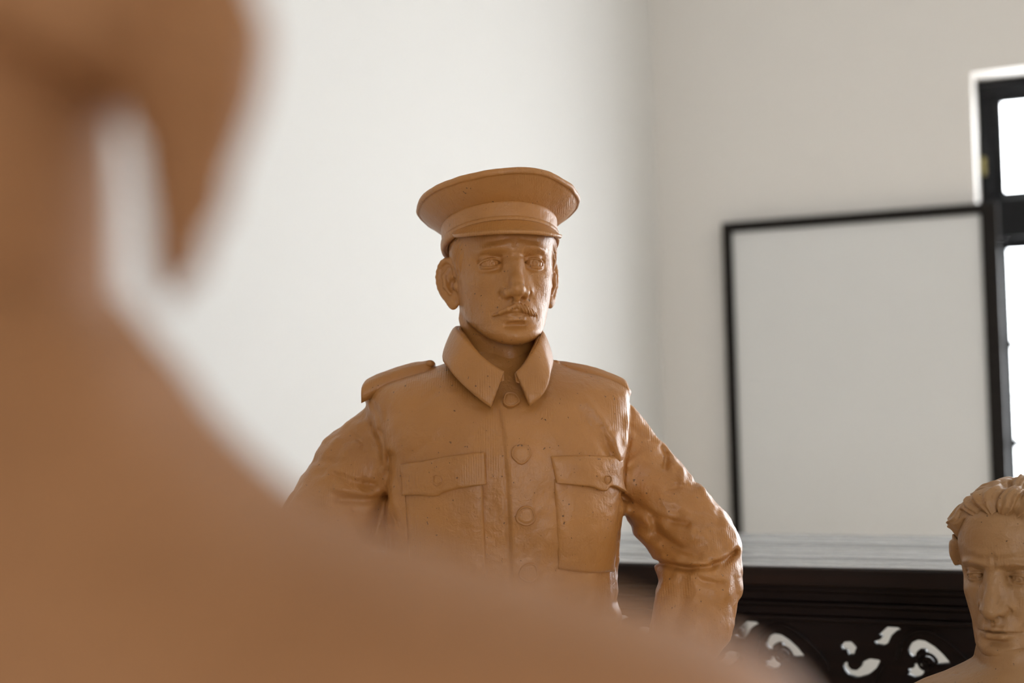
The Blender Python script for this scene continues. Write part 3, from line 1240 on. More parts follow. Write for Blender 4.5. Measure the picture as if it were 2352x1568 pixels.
rows = [(795, 1085, 1215, .058, .060, 2.085), (822, 1042, 1260, .066, .066, 2.082), (850, 962, 1318, .074, .07, 2.078),
        (872, 878, 1392, .084, .075, 2.072), (898, 845, 1446, .096, .085, 2.066), (950, 852, 1450, .110, .095, 2.06),
        (1050, 872, 1442, .124, .105, 2.055), (1150, 880, 1430, .126, .105, 2.055), (1300, 886, 1417, .118, .105, 2.055),
        (1420, 880, 1424, .116, .105, 2.055), (1568, 862, 1452, .122, .115, 2.055), (1720, 835, 1480, .130, .125, 2.055)]
lz_, lx_, lw_, ldf, ldb, lcy = [], [], [], [], [], []
for (y_, xl, xr, df, db, cy) in rows:
    a, b = P3(xl, y_, cy), P3(xr, y_, cy)
    lz_.append((a[2] + b[2]) / 2)
    lx_.append((a[0] + b[0]) / 2)
    lw_.append((b[0] - a[0]) / 2)
    ldf.append(df)
    ldb.append(db)
    lcy.append(cy)
torso = Loft(lz_, lx_, lcy, lw_, ldf, ldb, 2.35)
HEM = float(min(lz_))
PXM = 1 / 1601.0


def pr(v):
    return v * PXM


ARM_R = [P3(1392, 962, 2.095), P3(1460, 1078, 2.10), P3(1538, 1176, 2.085), P3(1597, 1240, 2.07)]
ARM_Rr = [pr(70), pr(78), pr(91), pr(97)]
FORE_R = [P3(1604, 1262, 2.055), P3(1602, 1345, 2.035), P3(1588, 1440, 2.01), P3(1545, 1560, 1.985), P3(1510, 1625, 1.98)]
FORE_Rr = [pr(94), pr(88), pr(82), pr(68), pr(58)]
ARM_L = [P3(900, 965, 2.092), P3(835, 1065, 2.092), P3(782, 1180, 2.08), P3(725, 1265, 2.07)]
ARM_Lr = [pr(70), pr(96), pr(121), pr(118)]
FORE_L = [P3(695, 1280, 2.055), P3(700, 1345, 2.035), P3(715, 1440, 2.01), P3(765, 1560, 1.985), P3(800, 1625, 1.98)]
FORE_Lr = [pr(92), pr(88), pr(82), pr(68), pr(58)]


def pxs(pts, Y=1.97):
    out = []
    for (x_, y_) in pts:
        p = at(x_, y_, Y)
        out.append((float(p[0]), float(p[2])))
    return out


JSTROKES = [(pxs(p, Y), a * .001, w * .001) for p, a, w, Y in (
    ([(1143, 940), (1155, 1000), (1163, 1100), (1168, 1200), (1172, 1300), (1174, 1440)], -3.2, 2.8, 1.935),
    ([(838, 905), (865, 945), (880, 1000), (893, 1060)], -2.4, 4.5, 2.0),
    ([(896, 1050), (889, 1100), (880, 1155), (850, 1235), (835, 1300)], -9, 8, 2.0),
    ([(765, 1093), (812, 1110), (855, 1116)], -4.5, 5, 2.0),
    ([(770, 1122), (850, 1138)], 4.0, 6, 2.0),
    ([(775, 1152), (830, 1152), (882, 1146)], -6, 6, 2.0),
    ([(700, 1168), (790, 1170), (850, 1180)], -3, 5, 2.0),
    ([(712, 1062), (760, 1064)], -2.5, 5, 2.0),
    ([(800, 1000), (830, 1020), (826, 1034)], -2.5, 3, 2.0),
    ([(868, 988), (878, 998)], -2.5, 3, 2.0),
    ([(940, 1045), (975, 1020), (1000, 1015)], -2.0, 5, 1.95),
    ([(930, 930), (980, 925), (1000, 900)], -1.5, 5, 1.96),
    ([(1452, 905), (1458, 950), (1452, 1010), (1440, 1060), (1434, 1130)], -5.0, 4.2, 2.0),
    ([(1438, 905), (1446, 950), (1440, 1010), (1428, 1050)], 2.6, 6, 2.0),
    ([(1355, 925), (1395, 980), (1425, 1045)], 3.5, 6.5, 1.96),
    ([(1330, 945), (1368, 1000), (1398, 1035)], -2.6, 6, 1.96),
    ([(1380, 985), (1402, 1040), (1408, 1080)], -3.0, 5, 1.96),
    ([(1415, 1000), (1425, 1060), (1422, 1120)], 3.2, 5, 1.97),
    ([(1462, 985), (1490, 1010), (1520, 1020)], -3.0, 5, 2.0),
    ([(1448, 1072), (1485, 1045), (1530, 1034)], 3.0, 6, 2.0),
    ([(1532, 1030), (1545, 1050), (1538, 1078)], -6.5, 4.5, 2.0),
    ([(1560, 1066), (1580, 1082), (1575, 1110)], 3.5, 6, 2.0),
    ([(1625, 1108), (1600, 1122), (1570, 1120), (1540, 1130)], -4.0, 5, 2.0),
    ([(1625, 1125), (1640, 1165), (1680, 1205)], 3.0, 8, 2.0),
    ([(1425, 1140), (1480, 1172), (1520, 1196), (1580, 1208)], -4.5, 5.5, 1.99),
    ([(1440, 1175), (1500, 1205)], 3.0, 8, 1.99),
    ([(1508, 1198), (1518, 1232), (1560, 1262), (1618, 1287), (1640, 1291)], -6.5, 6, 1.98),
    ([(1470, 1240), (1530, 1270), (1590, 1285)], 3.5, 8, 1.99),
    ([(1525, 1304), (1580, 1309), (1640, 1306), (1705, 1278)], -9.5, 5.5, 1.97),
    ([(1530, 1292), (1580, 1296), (1640, 1292), (1690, 1270)], 4.0, 6, 1.97),
    ([(1652, 1316), (1700, 1275)], -4, 3.5, 1.98),
    ([(1596, 1322), (1622, 1340), (1668, 1348)], -4.0, 4, 1.96),
    ([(1660, 1180), (1650, 1230), (1668, 1260)], -3, 6, 2.0),
    ([(1578, 1320), (1570, 1390), (1548, 1450)], -5.0, 8, 1.96),
    ([(1412, 1225), (1385, 1275), (1335, 1295)], 3.2, 6, 1.955),
    ([(1420, 1240), (1395, 1290)], -3.2, 6, 1.96),
    ([(1418, 1310), (1350, 1316), (1280, 1306)], -2.5, 3.5, 1.95),
    ([(1418, 1400), (1380, 1440), (1300, 1470)], -4, 8, 1.95),
    ([(890, 1420), (960, 1450), (1050, 1470)], -4, 8, 1.95),
    ([(955, 935), (1000, 900)], -1.6, 4, 1.97),
)]
PLK = pxs([(1143, 930), (1155, 1000), (1163, 1100), (1168, 1200), (1172, 1300), (1180, 1740)], 1.935)
plk_z = np.array([p[1] for p in PLK])[::-1]
plk_x = np.array([p[0] for p in PLK])[::-1]


def jacket_field(P, detail=True):
    P = P.astype(F32)
    d = torso(P, .012)
    for pts, rs in ((ARM_R, ARM_Rr), (ARM_L, ARM_Lr)):
        d = smin(d, chain(P, pts, rs, .02), .018)
    for pts, rs in ((FORE_R, FORE_Rr), (FORE_L, FORE_Lr)):
        d = smin(d, chain(P, pts, rs, .02), .012)
    d = smax(d, HEM + .004 - P[:, 2], .006)
    if detail:
        x, y, z = P[:, 0], P[:, 1], P[:, 2]
        front = 1 / (1 + np.exp((y - 2.115) / .010))
        for pts, a, w in JSTROKES:
            d = d - a * np.exp(-polyline_dist(x, z, pts) / (w * w)) * front
        # overlapping front edge
        lx = np.interp(z, plk_z, plk_x)
        st = 1 / (1 + np.exp(-(x - lx) / .0012)) * np.exp(-np.maximum(0, x - lx) / .05) * (z < plk_z.max() + .01)
        d = d - .0028 * st * (y < 2.0)
        cl = 1 / (1 + np.exp(-(np.abs(x - float(H_ORG[0])) - .16) / .02))    # sleeves are rougher
        d = d + (.0055 + .006 * cl) * vnoise(P, 22.0) + (.0022 + .0036 * cl) * vnoise(P + 3, 62.0) + .001 * vnoise(P + 9, 150.0)
        d = d + .0035 * cl * np.sin(60 * (x + .5 * z) + 9 * vnoise(P, 12.0)) * .6 * vnoise(P + 5, 16.0)
    return d


jlo = (min(ARM_L[-1][0], FORE_L[0][0]) - .085, 1.90, HEM - .01)
jhi = (max(ARM_R[-1][0], FORE_R[0][0]) + .085, 2.24, max(lz_) + .012)
jacket = sculpt('jacket', jacket_field, jlo, jhi, 0.0026, M_CLAY, soldier)


def on_body(px, py, fld=None, y0=1.80, push=0.0):
    """where the sight line through a measured pixel meets the jacket (plus normal)"""
    px = np.atleast_1d(np.asarray(px, float))
    py = np.atleast_1d(np.asarray(py, float))
    d = np.stack([(px - W_PX / 2) / F_PX, -(py - H_PX / 2) / F_PX, -np.ones_like(px)], 1) @ RM.T
    d = d / d[:, 1:2]
    s = np.full(len(px), y0)
    g = fld or (lambda q: jacket_field(q, False))
    for _ in range(60):
        q = CAM + d * s[:, None]
        s = s + np.clip(g(q) * .7, -.03, .03)
        s = np.clip(s, 1.7, 2.12)
    q = CAM + d * s[:, None]
    e = .004
    n = np.stack([g(q + np.array(v_) * e) - g(q - np.array(v_) * e) for v_ in ((1, 0, 0), (0, 1, 0), (0, 0, 1))], 1)
    n = n / (np.linalg.norm(n, axis=1)[:, None] + 1e-9)
    return q, n


def patch(name, top, bot, nu, nv, th_, m, parent, sink=.006, puff=0.0, lump=.0012, bot_extra=None):
    """clay slab lying on the jacket, between an upper and a lower outline"""
    T = catmull(top, nu)
    Bt = catmull(bot, nu)
    g = np.zeros((nu, nv, 2))
    for j in range(nv):
        s = j / (nv - 1)
        g[:, j] = T * (1 - s) + Bt * s
    q, n = on_body(g[..., 0].ravel(), g[..., 1].ravel())
    uu, vv = np.meshgrid(np.linspace(-1, 1, nu), np.linspace(-1, 1, nv), indexing='ij')
    dome = ((1 - uu ** 6) * (1 - vv ** 6)).ravel()
    hgt = th_ * (0.55 + .45 * dome ** .5) + puff * (1 - uu ** 2).ravel() * (1 - vv ** 2).ravel()
    if bot_extra is not None:
        hgt = hgt + bot_extra * np.clip(vv.ravel(), 0, 1) ** 3
    hgt = hgt + lump * 2 * vnoise(q.astype(F32), 40.0) + lump * vnoise(q.astype(F32), 120.0)
    Fp = (q + n * hgt[:, None]).reshape(nu, nv, 3)
    Bp = (q - n * sink).reshape(nu, nv, 3)
    return grid_solid(name, Fp, Bp, m, parent)


# pockets and flaps
patch('pocket', [(930, 1118), (1020, 1112), (1108, 1100)], [(945, 1330), (1030, 1335), (1118, 1325)], 28, 30, .0035, M_CLAY, jacket, puff=.005)
patch('pocket', [(1272, 1100), (1340, 1106), (1420, 1112)], [(1282, 1306), (1345, 1314), (1410, 1312)], 28, 30, .0040, M_CLAY, jacket, puff=.006)
patch('pocket_flap', [(921, 1066), (975, 1058), (1040, 1046), (1114, 1038)],
      [(930, 1137), (960, 1136), (1005, 1138), (1022, 1130), (1060, 1120), (1117, 1112)], 48, 20, .0055, M_CLAY, jacket, puff=.003, bot_extra=.004)
patch('pocket_flap', [(1264, 1048), (1310, 1046), (1370, 1046), (1428, 1048)],
      [(1276, 1108), (1310, 1112), (1350, 1116), (1378, 1126), (1395, 1114), (1428, 1128)], 48, 20, .0060, M_CLAY, jacket, puff=.004, bot_extra=.006)


def button(name, px, py, rpx, parent, th_=.006):
    q, n = on_body(px, py)
    q, n = q[0], n[0]
    t1 = np.cross(n, [0, 0, 1.0])
    t1 /= np.linalg.norm(t1)
    t2 = np.cross(n, t1)
    R_ = rpx * PXM
    prof = [(0.0, .80), (.45, .86), (.72, .82), (.80, .72), (.86, .92), (.95, .85), (1.0, .55), (1.02, -.8)]
    seg = 28
    vs_, fs = [q + n * th_ * prof[0][1]], []
    for (r_, h_) in prof[1:]:
        for k in range(seg):
            a = 2 * math.pi * k / seg
            wob = 1 + .05 * math.sin(3 * a + px) + .03 * math.sin(5 * a)
            vs_.append(q + (t1 * math.cos(a) + t2 * math.sin(a)) * R_ * r_ * wob + n * th_ * h_)
    for k in range(seg):
        fs.append((0, 1 + k, 1 + (k + 1) % seg))
    for j in range(len(prof) - 2):
        for k in range(seg):
            k2 = (k + 1) % seg
            fs.append((1 + j * seg + k, 1 + (j + 1) * seg + k, 1 + (j + 1) * seg + k2, 1 + j * seg + k2))
    fs.append(tuple(1 + (len(prof) - 2) * seg + k for k in range(seg)))
    me = bpy.data.meshes.new(name)
    me.from_pydata([tuple(map(float, v_)) for v_ in vs_], [], fs)
    bm = bmesh.new()
    bm.from_mesh(me)
    bmesh.ops.recalc_face_normals(bm, faces=bm.faces)
    bm.to_mesh(me)
    bm.free()
    return link(name, me, M_CLAY, parent, True)


for (bx_, by_, br_) in ((1174, 921, 19), (1197, 1043, 22), (1207, 1184, 22), (1214, 1314, 22), (1218, 1440, 22)):
    button('button', bx_, by_, br_, jacket, .0075)
button('pocket_button', 1010, 1102, 13, jacket, .0105)
button('pocket_button', 1386, 1100, 11, jacket, .0115)

# collar: column of (fold point, free edge) pairs round the neck
cols_ = [((1158, 853, 1.950), (1128, 936, 1.938)), ((1122, 830, 1.955), (1098, 914, 1.940)), ((1088, 798, 1.968), (1064, 884, 1.950)),
         ((1062, 768, 1.992), (1034, 850, 1.972)), ((1047, 752, 2.035), (1018, 824, 2.035)), ((1062, 748, 2.095), (1040, 806, 2.118)),
         ((1145, 750, 2.135), (1145, 802, 2.165)), ((1226, 752, 2.095), (1250, 808, 2.118)), ((1243, 760, 2.035), (1268, 832, 2.035)),
         ((1240, 775, 1.992), (1265, 856, 1.972)), ((1225, 803, 1.968), (1258, 886, 1.950)), ((1206, 832, 1.955), (1242, 912, 1.940)),
         ((1184, 855, 1.948), (1217, 932, 1.936))]
ct = catmull([at(*c[0]) for c in cols_], 73)
cb = catmull([at(*c[1]) for c in cols_], 73)
nvc = 14
Fg, Bg = np.zeros((73, nvc, 3)), np.zeros((73, nvc, 3))
cen = np.array([H_ORG[0], 2.05, 0])
for i in range(73):
    for j in range(nvc):
        s = j / (nvc - 1)
        p = ct[i] * (1 - s) + cb[i] * s
        rad = p - cen
        rad[2] = 0
        rad /= np.linalg.norm(rad)
        bulge = .0012 * math.sin(math.pi * s)
        tk = .0055 * math.sqrt(max(.05, 1 - (2 * abs(s - .5)) ** 6))
        rad2 = rad + np.array([0, 0, .35])
        rad2 /= np.linalg.norm(rad2)
        Fg[i, j] = p + rad2 * (bulge + tk * .6)
        Bg[i, j] = p + rad2 * (bulge - tk * .9)
nzc = .0025 * vnoise(Fg.reshape(-1, 3).astype(F32), 45.0) + .0012 * vnoise(Fg.reshape(-1, 3).astype(F32), 130.0)
Fg = Fg + (nzc[:, None] * np.array([0.2, -1, .3])).reshape(Fg.shape)
grid_solid('collar', Fg, Bg, M_CLAY, jacket)
# standing band inside the fall
ci = catmull([at(c[0][0] + (1150 - c[0][0]) * .05, c[0][1] + 3, c[0][2] + (2.05 - c[0][2]) * .06) for c in cols_], 73)
Fg, Bg = np.zeros((73, 8, 3)), np.zeros((73, 8, 3))
for i in range(73):
    for j in range(8):
        s = j / 7
        p = ci[i] + np.array([0, 0, -.036 * s * (.3 + .7 * min(1.0, min(i, 72 - i) / 9.0))])
        rad = p - cen
        rad[2] = 0
        rad /= np.linalg.norm(rad)
        p = p + rad * .010 * s
        Fg[i, j] = p + rad * .0015
        Bg[i, j] = p - rad * .0045
grid_solid('collar_band', Fg, Bg, M_CLAY, jacket)

# epaulettes
for side, p0, p1 in ((-1, (834, 886), (1000, 838)), (1, (1441, 884), (1266, 838))):
    n1, n2 = 40, 16
    A0, A1 = at(p0[0], p0[1], 2.06), at(p1[0], p1[1], 2.07)
    Fg, Bg = np.zeros((n1, n2, 3)), np.zeros((n1, n2, 3))
    for i in range(n1):
        s = i / (n1 - 1)
        c = A0 * (1 - s) + A1 * s + np.array([0, 0, .006 * math.sin(math.pi * s)])
        wdt = .030 - .006 * s
        if s > .9:
            wdt *= math.sqrt(max(.04, 1 - ((s - .9) / .1) ** 2 * .8))
        for j in range(n2):
            v = -1 + 2 * j / (n2 - 1)
            arch = -.012 * v * v
            tk = .0075 * math.sqrt(max(.04, 1 - abs(v) ** 5)) * math.sqrt(max(.12, 1 - abs(2 * s - 1) ** 14))
            rim = .0018 * math.exp(-((abs(v) - .8) / .12) ** 2)
            q = c + np.array([0, v * wdt, arch])
            Fg[i, j] = q + np.array([0, 0, tk + rim])
            Bg[i, j] = q + np.array([0, 0, -.013])
    nz = .0022 * vnoise(Fg.reshape(-1, 3).astype(F32), 40.0) + .001 * vnoise(Fg.reshape(-1, 3).astype(F32), 130.0)
    Fg[..., 2] += nz.reshape(n1, n2)
    grid_solid('epaulette', Fg, Bg, M_CLAY, jacket)
    bp_ = at(987 if side < 0 else 1275, 832, 2.055)
    bm = bmesh.new()
    bmesh.ops.create_uvsphere(bm, u_segments=16, v_segments=10, radius=1.0)
    for v_ in bm.verts:
        v_.co = Vector((v_.co.x * .0075, v_.co.y * .009, v_.co.z * .0055)) + Vector(bp_) - Vector((0, 0, .002))
    me = bpy.data.meshes.new('epaulette_button')
    bm.to_mesh(me)
    bm.free()
    link('epaulette_button', me, M_CLAY, jacket, True)

# trousers, boots, hands, plinth (below the picture)
hx = float(lx_[-2])


def trousers_field(P):
    P = P.astype(F32)
    d = ellip(P, (hx, 2.06, HEM + .0), (.165, .115, .13))
    for s in (-1, 1):
        d = smin(d, chain(P, [(hx + s * .085, 2.06, HEM - .02), (hx + s * .105, 2.05, .50), (hx + s * .115, 2.075, .16)], [.098, .070, .058], .02), .03)
    d = smax(d, P[:, 2] - HEM - .03, .01)
    return d + .008 * vnoise(P, 14.0) + .003 * vnoise(P, 45.0)


sculpt('trousers', trousers_field, (hx - .26, 1.90, .12), (hx + .26, 2.22, HEM + .05), .006, M_CLAY, soldier)
for s in (-1, 1):
    fx = hx + s * .117

    def boot_field(P):
        P = P.astype(F32)
        d = chain(P, [(fx, 2.08, .34), (fx, 2.08, .13)], [.060, .050], .01)
        d = smin(d, chain(P, [(fx, 2.10, .115), (fx + s * .012, 1.99, .10), (fx + s * .02, 1.91, .095)], [.046, .044, .036], .02), .03)
        return smax(d, .061 - P[:, 2], .004) + .004 * vnoise(P, 25.0)
    sculpt('boot', boot_field, (fx - .09, 1.85, .05), (fx + .09, 2.17, .42), .006, M_CLAY, soldier)
    wr_ = FORE_R[-1] if s > 0 else FORE_L[-1]
    hip = np.array([hx + s * .155, 1.985, float(wr_[2]) - .075])

    def hand_field(P):
        P = P.astype(F32)
        dv = (hip - wr_)
        d = rcone(P, wr_, wr_ + dv * .35, .029, .026)
        d = smin(d, rcone(P, wr_ + dv * .35, hip, .028, .034), .012)
        for k in range(4):                              # fingers curl forward over the hip, thumb behind
            b0 = hip + np.array([-s * .006, -.012 - .004 * k, .018 - .018 * k])
            b1 = b0 + np.array([-s * .026, -.030 + .002 * k, -.014])
            b2 = b1 + np.array([-s * .034 + s * .004 * k, -.004, -.012])
            d = smin(d, chain(P, [b0, b1, b2], [.0105, .0095, .0085], .004), .006)
        d = smin(d, chain(P, [hip + np.array([0, .01, .012]), hip + np.array([-s * .018, .045, .0]), hip + np.array([-s * .035, .062, -.012])], [.013, .011, .0095], .005), .01)
        return d + .002 * vnoise(P, 60.0)
    sculpt('hand', hand_field, hip + np.array([-.12, -.12, -.12]), hip + np.array([.12, .12, .16]), .004, M_CLAY, soldier)
pl = []
for z0, z1, r_ in ((0, .05, .36), (.05, .0655, .33)):
    pl.append(([(hx + sx * r_, 2.04 + sy * r_ * .8, z) for z in (z0, z1) for (sx, sy) in ((-1, -1), (1, -1), (1, 1), (-1, 1))],
               [(3, 2, 1, 0), (4, 5, 6, 7), (0, 1, 5, 4), (1, 2, 6, 5), (2, 3, 7, 6), (3, 0, 4, 7)]))
pv, pf = join_boxes(pl)
box_obj('plinth', (pv, pf), M_CLAY, soldier, .006)


# ================================================================== bare-headed bust on the right
B_S = 0.985
BR = rot3(-41.0, -3.0, 0.0)
B_ORG = at(2286, 1325, 1.95) - BR @ (np.array([0, -78.0, 0]) * .001 * B_S)
bust = empty('clay_bust', (float(B_ORG[0]) + .02, float(B_ORG[1]) + .03, 0.86))
tag(bust, 'brown clay bust of a young man with swept-back wavy hair', 'bust')


def hair_field(P):
    P = P.astype(F32)
    x, y, z = P[:, 0], P[:, 1], P[:, 2]
    nz = vnoise(P, .022)
    h = ellip(P, (0, 10, 40), (78, 94, 90))
    h = smin(h, ellip(P, (6, -54, 99), (52, 26, 21)), 12)          # rolled-back front lock
    h = smin(h, ellip(P, (-56, -34, 66), (22, 30, 26)), 12)
    h = smin(h, ellip(P, (-68, -22, 26), (14, 22, 34)), 10)
    h = smin(h, ellip(P, (66, -26, 40), (14, 26, 40)), 10)
    rx, rz = x - 6, z - 66
    ang = np.arctan2(rx, rz)
    rr = np.sqrt(rx * rx + rz * rz)
    ph = ang * 4.6 + rr * .035 + 4.5 * nz + y * .012
    lock = np.abs(np.sin(ph))
    h = h + 6.0 * (1 - lock) ** 2 - 1.5 - 2.0 * lock + 1.3 * np.sin(ph * 7 + 6 * vnoise(P, .05)) + 3.5 * vnoise(P, .05) + 1.2 * vnoise(P, .14)
    zc = np.interp(y, [-110, -84, -70, -58, -46, -38, -10, 12, 40, 90], [84, 80, 74, 60, 30, 6, 2, -22, -50, -64]).astype(F32)
    zc = zc + 5 * nz + 2 * np.sin(x * .25)
    h = smax(h, (zc - z) * .62, 3.0)
    return h


bust_o = dict(gaze=(0.5, -3.0), lid=(3.0, -4.4), brow=4.8, ears=False, chin_z=-117, mouth_w=27, eye_y=-64.0,
              nose_tip=(0, -104, -43), neck=((0, 14, -58), (4, 30, -215), 54, 58),
              front=[62, 79, 88, 91, 86, 88, 87, 86, 84, 88, 91, 88, 74, 30],
              strokes=[([(-6, 18), (-14, 20), (-30, 24), (-48, 17)], 2.6, 4.0), ([(6, 18), (14, 20), (30, 24), (48, 17)], 2.6, 4.0),
                       ([(-5, 30), (-5, 16)], -1.6, 3.2), ([(5, 30), (5, 16)], -1.6, 3.2), ([(0, 26), (0, 14)], 1.6, 3.5),
                       ([(-10, 34), (-28, 36)], 2.0, 6.0), ([(12, 34), (30, 36)], 2.0, 6.0),
                       ([(-17, -40), (-25, -54), (-33, -68)], -1.6, 5), ([(17, -40), (25, -54), (33, -68)], -1.6, 5),
                       ([(0, -57), (0, -64)], -1.6, 2.5), ([(-36, -74), (-31, -77)], -2, 4), ([(36, -74), (31, -77)], -2, 4)])
b_head = sculpt('head', head_field(bust_o), (-104, -116, -200), (104, 112, 130), 1.3, M_CLAY2, bust, head_xf(B_ORG, BR, .001 * B_S))
sculpt('hair', hair_field, (-112, -120, -80), (112, 130, 150), 1.5, M_CLAY2, bust, head_xf(B_ORG, BR, .001 * B_S), lip=2.2)
YB = 1.985
brow_ = [(1470, 78, .058), (1500, 80, .062), (1522, 86, .068), (1538, 125, .074), (1562, 195, .082), (1595, 265, .09), (1640, 312, .100), (1720, 330, .112), (1820, 322, .118), (1930, 285, .112), (2010, 215, .098), (2060, 145, .085), (2095, 112, .075)]
bz_, bx2, bw_, bd_ = [], [], [], []
for (y_, hw_, dd) in brow_:
    c = at(2326, y_, YB)
    bz_.append(c[2])
    bx2.append(c[0])
    bw_.append(hw_ / F_PX * YB)
    bd_.append(dd)
b_torso = Loft(bz_, bx2, [YB] * len(bz_), bw_, bd_, bd_, 2.3)


def bust_body(P):
    P = P.astype(F32)
    d = b_torso(P, .01)
    c = at(2300, 1560, YB)
    for s in (-1, 1):                          # collar bones and open shirt neck
        d = smin(d, rcone(P, (float(bx2[3]) + s * .012, YB - .078, float(bz_[3]) - .02), (float(bx2[4]) + s * .10, YB - .055, float(bz_[4]) - .005), .008, .006), .014)
    return d + .007 * vnoise(P, 20.0) + .003 * vnoise(P, 60.0) + .0012 * vnoise(P, 140.0)


sculpt('shoulders', bust_body, (float(bx2[0]) - .23, YB - .15, min(bz_) - .005), (float(bx2[0]) + .23, YB + .15, max(bz_) + .01), .0032, M_CLAY2, bust)
bzb = float(min(bz_))
bust_base_x, bust_base_y = float(bx2[-1]), YB


def lathe(name, prof, cx, cy, m, parent, seg=40):
    vs_, fs = [], []
    for (r_, z_) in prof:
        for k in range(seg):
            a = 2 * math.pi * k / seg
            vs_.append((cx + r_ * math.cos(a), cy + r_ * math.sin(a), z_))
    n = len(prof)
    for i in range(n - 1):
        for k in range(seg):
            k2 = (k + 1) % seg
            fs.append((i * seg + k, i * seg + k2, (i + 1) * seg + k2, (i + 1) * seg + k))
    fs.append(tuple(range(seg))[::-1])
    fs.append(tuple((n - 1) * seg + k for k in range(seg)))
    o = mesh_obj(name, vs_, fs, m, parent, True)
    md = o.modifiers.new('edges', 'EDGE_SPLIT')
    md.split_angle = math.radians(40)
    return o


lathe('base', [(.115, bzb - .075), (.115, bzb - .06), (.09, bzb - .045), (.068, bzb - .02), (.066, bzb + .012)], bust_base_x, bust_base_y, M_CLAY2, bust)
SZ = bzb - .075
bust.location.z = SZ
for ch in bust.children:
    ch.data.transform(Matrix.Translation((0, 0, 0.86 - SZ)))
stand = empty('sculpting_stand', (bust_base_x, bust_base_y, 0))
tag(stand, 'wooden sculpting stand carrying the bare-headed bust', 'stand')
box_obj('stand_top', ([(bust_base_x + sx * .17, bust_base_y + sy * .15, z) for z in (SZ - .03, SZ) for (sx, sy) in ((-1, -1), (1, -1), (1, 1), (-1, 1))],
                      [(3, 2, 1, 0), (4, 5, 6, 7), (0, 1, 5, 4), (1, 2, 6, 5), (2, 3, 7, 6), (3, 0, 4, 7)]), M_STAND, stand, .004)
lathe('post', [(.035, .30), (.035, SZ - .06), (.07, SZ - .03)], bust_base_x, bust_base_y, M_STAND, stand, 24)
for k in range(3):
    a = math.radians(90 + 120 * k)
    tube_mesh('leg', [(bust_base_x + .02 * math.cos(a), bust_base_y + .02 * math.sin(a), .42), (bust_base_x + .24 * math.cos(a), bust_base_y + .24 * math.sin(a), .022)], .022, M_STAND, stand, 10)

# ================================================================== bearded robed figure close to the camera
YF = 0.38
elder = empty('robed_statue', (float(at(60, 900, YF)[0]), YF + .03, 0))
tag(elder, 'reddish clay statue of a robed man with pointed beard, close and out of focus', 'statue')
er = [(640, 205, .052), (720, 235, .054), (775, 275, .056), (830, 335, .060), (935, 392, .064), (1026, 465, .070), (1105, 550, .076), (1185, 650, .083), (1288, 905, .092),
      (1385, 1190, .098), (1455, 1420, .102), (1545, 1690, .106), (1640, 1850, .110), (1800, 1900, .112), (2200, 1930, .115)]
ez, ex_, ew, ed = [], [], [], []
ECX = 50
for (y_, xr, dd) in er:
    c = at(ECX, y_, YF)
    ez.append(c[2])
    ex_.append(c[0])
    ew.append((xr - ECX) / F_PX * YF)
    ed.append(dd)
for (z_, w_, dd) in ((1.10, .215, .125), (.80, .225, .135), (.45, .25, .16), (.10, .28, .20)):
    ez.append(z_)
    ex_.append(ex_[0])
    ew.append(w_)
    ed.append(dd)
robe_l = Loft(ez, ex_, [YF + .02] * len(ez), ew, ed, ed, 2.2)


def robe_field(P):
    P = P.astype(F32)
    d = robe_l(P, .015)
    for s in (-1, 1):                              # hanging sleeves, folded hands in front
        x0 = ex_[0] + s * .165
        d = smin(d, chain(P, [(x0, YF + .02, 1.27), (x0 + s * .035, YF + .03, 1.05), (ex_[0] + s * .12 + .05, YF + .14, .98)], [.055, .062, .055], .02), .03)
    fold = np.sin((P[:, 0] - ex_[0]) * 55 + 5 * vnoise(P, 3.0)) * np.clip((1.30 - P[:, 2]) / .4, 0, 1)
    return d + .006 * fold + .007 * vnoise(P, 16.0) + .003 * vnoise(P, 50.0)


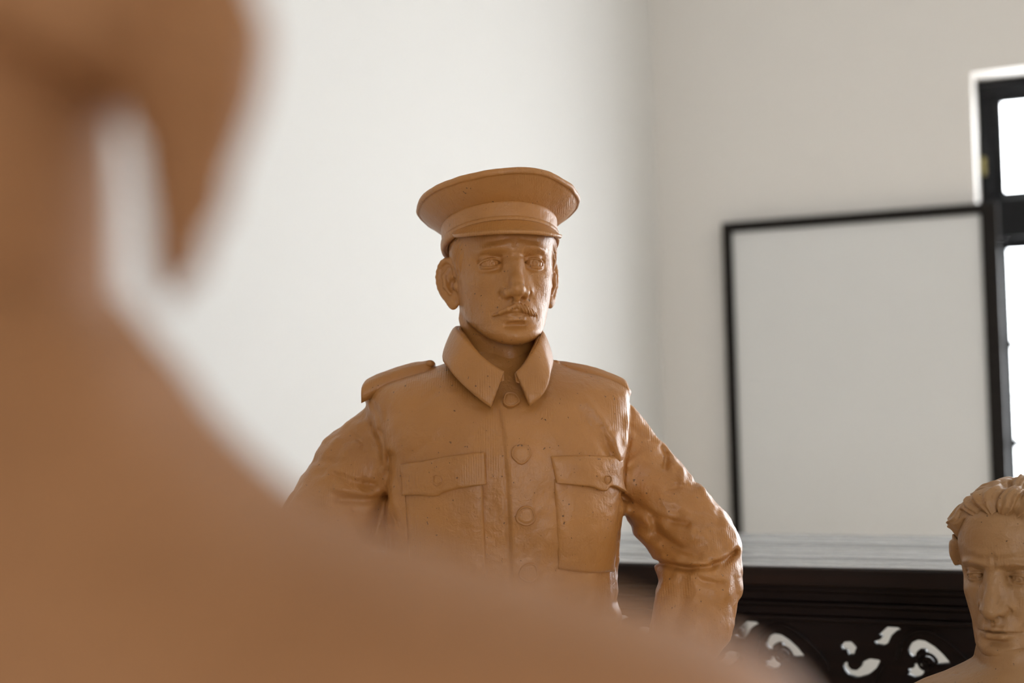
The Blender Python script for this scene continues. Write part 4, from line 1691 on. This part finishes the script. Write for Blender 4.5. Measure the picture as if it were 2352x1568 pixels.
sculpt('robe', robe_field, (ex_[0] - .34, YF - .20, .05), (ex_[0] + .34, YF + .28, max(ez) + .02), .007, M_CLAY3, elder)
ER = rot3(78.0, 2.0, 0.0)
E_ORG = at(480, 235, YF) - ER @ (np.array([0, -90.0, -112.0]) * .001)
elder_o = dict(neck=((0, -2, -58), (0, 8, -230), 54, 60), gaze=(0, -.5), ear_out=(.6, .6),
               strokes=[([(-17, -40), (-25, -54), (-33, -68)], -2, 5), ([(17, -40), (25, -54), (33, -68)], -2, 5)])
sculpt('head', head_field(elder_o), (-104, -116, -225), (104, 112, 122), 3.0, M_CLAY3, elder, head_xf(E_ORG, ER))
BP = [at(x_, y_, YF - .004) for x_, y_ in ((470, 80), (446, 220), (432, 340), (420, 480), (398, 595), (376, 690))]
BRr = [.0140, .0125, .0112, .0092, .0062, .0020]


def beard_field(P):
    P = P.astype(F32)
    d = chain(P, BP, BRr, .006)
    d = smin(d, ellip(P, E_ORG + ER @ np.array([0, -.082, -.098]), (.020, .026, .022)), .015)
    for s in (-1, 1):
        m0, m1, m2 = [E_ORG + ER @ (np.array(q) * .001) for q in ((s * 4, -99, -60), (s * 24, -88, -70), (s * 34, -80, -104))]
        d = smin(d, chain(P, [m0, m1, m2], [.005, .006, .0025], .004), .006)
    return d + .0012 * np.sin(P[:, 0] * 900 + 14 * vnoise(P, 20.0))


bp_ = np.array(BP)
sculpt('beard', beard_field, bp_.min(0) - .06, bp_.max(0) + .07, .0025, M_CLAY3, elder)


def elder_hair(P):
    P = P.astype(F32)
    h = ellip(P, (0, 18, 44), (79, 92, 80))
    zc = np.interp(P[:, 1], [-90, -60, -30, -10, 40, 90], [76, 62, 40, 4, -40, -60]).astype(F32)
    h = smax(h, (zc - P[:, 2]) * .6, 5)
    h = smin(h, ellip(P, (0, 30, 140), (30, 32, 30)), 10)
    return h + 2.2 * np.sin(np.arctan2(P[:, 0], P[:, 2]) * 24 + 5 * vnoise(P, .03))


sculpt('hair', elder_hair, (-100, -110, -80), (100, 130, 185), 3.5, M_CLAY3, elder, head_xf(E_ORG, ER), lip=2.0)
lathe('plinth', [(.33, 0), (.33, .05), (.31, .062)], ex_[0], YF + .03, M_CLAY3, elder, 48)
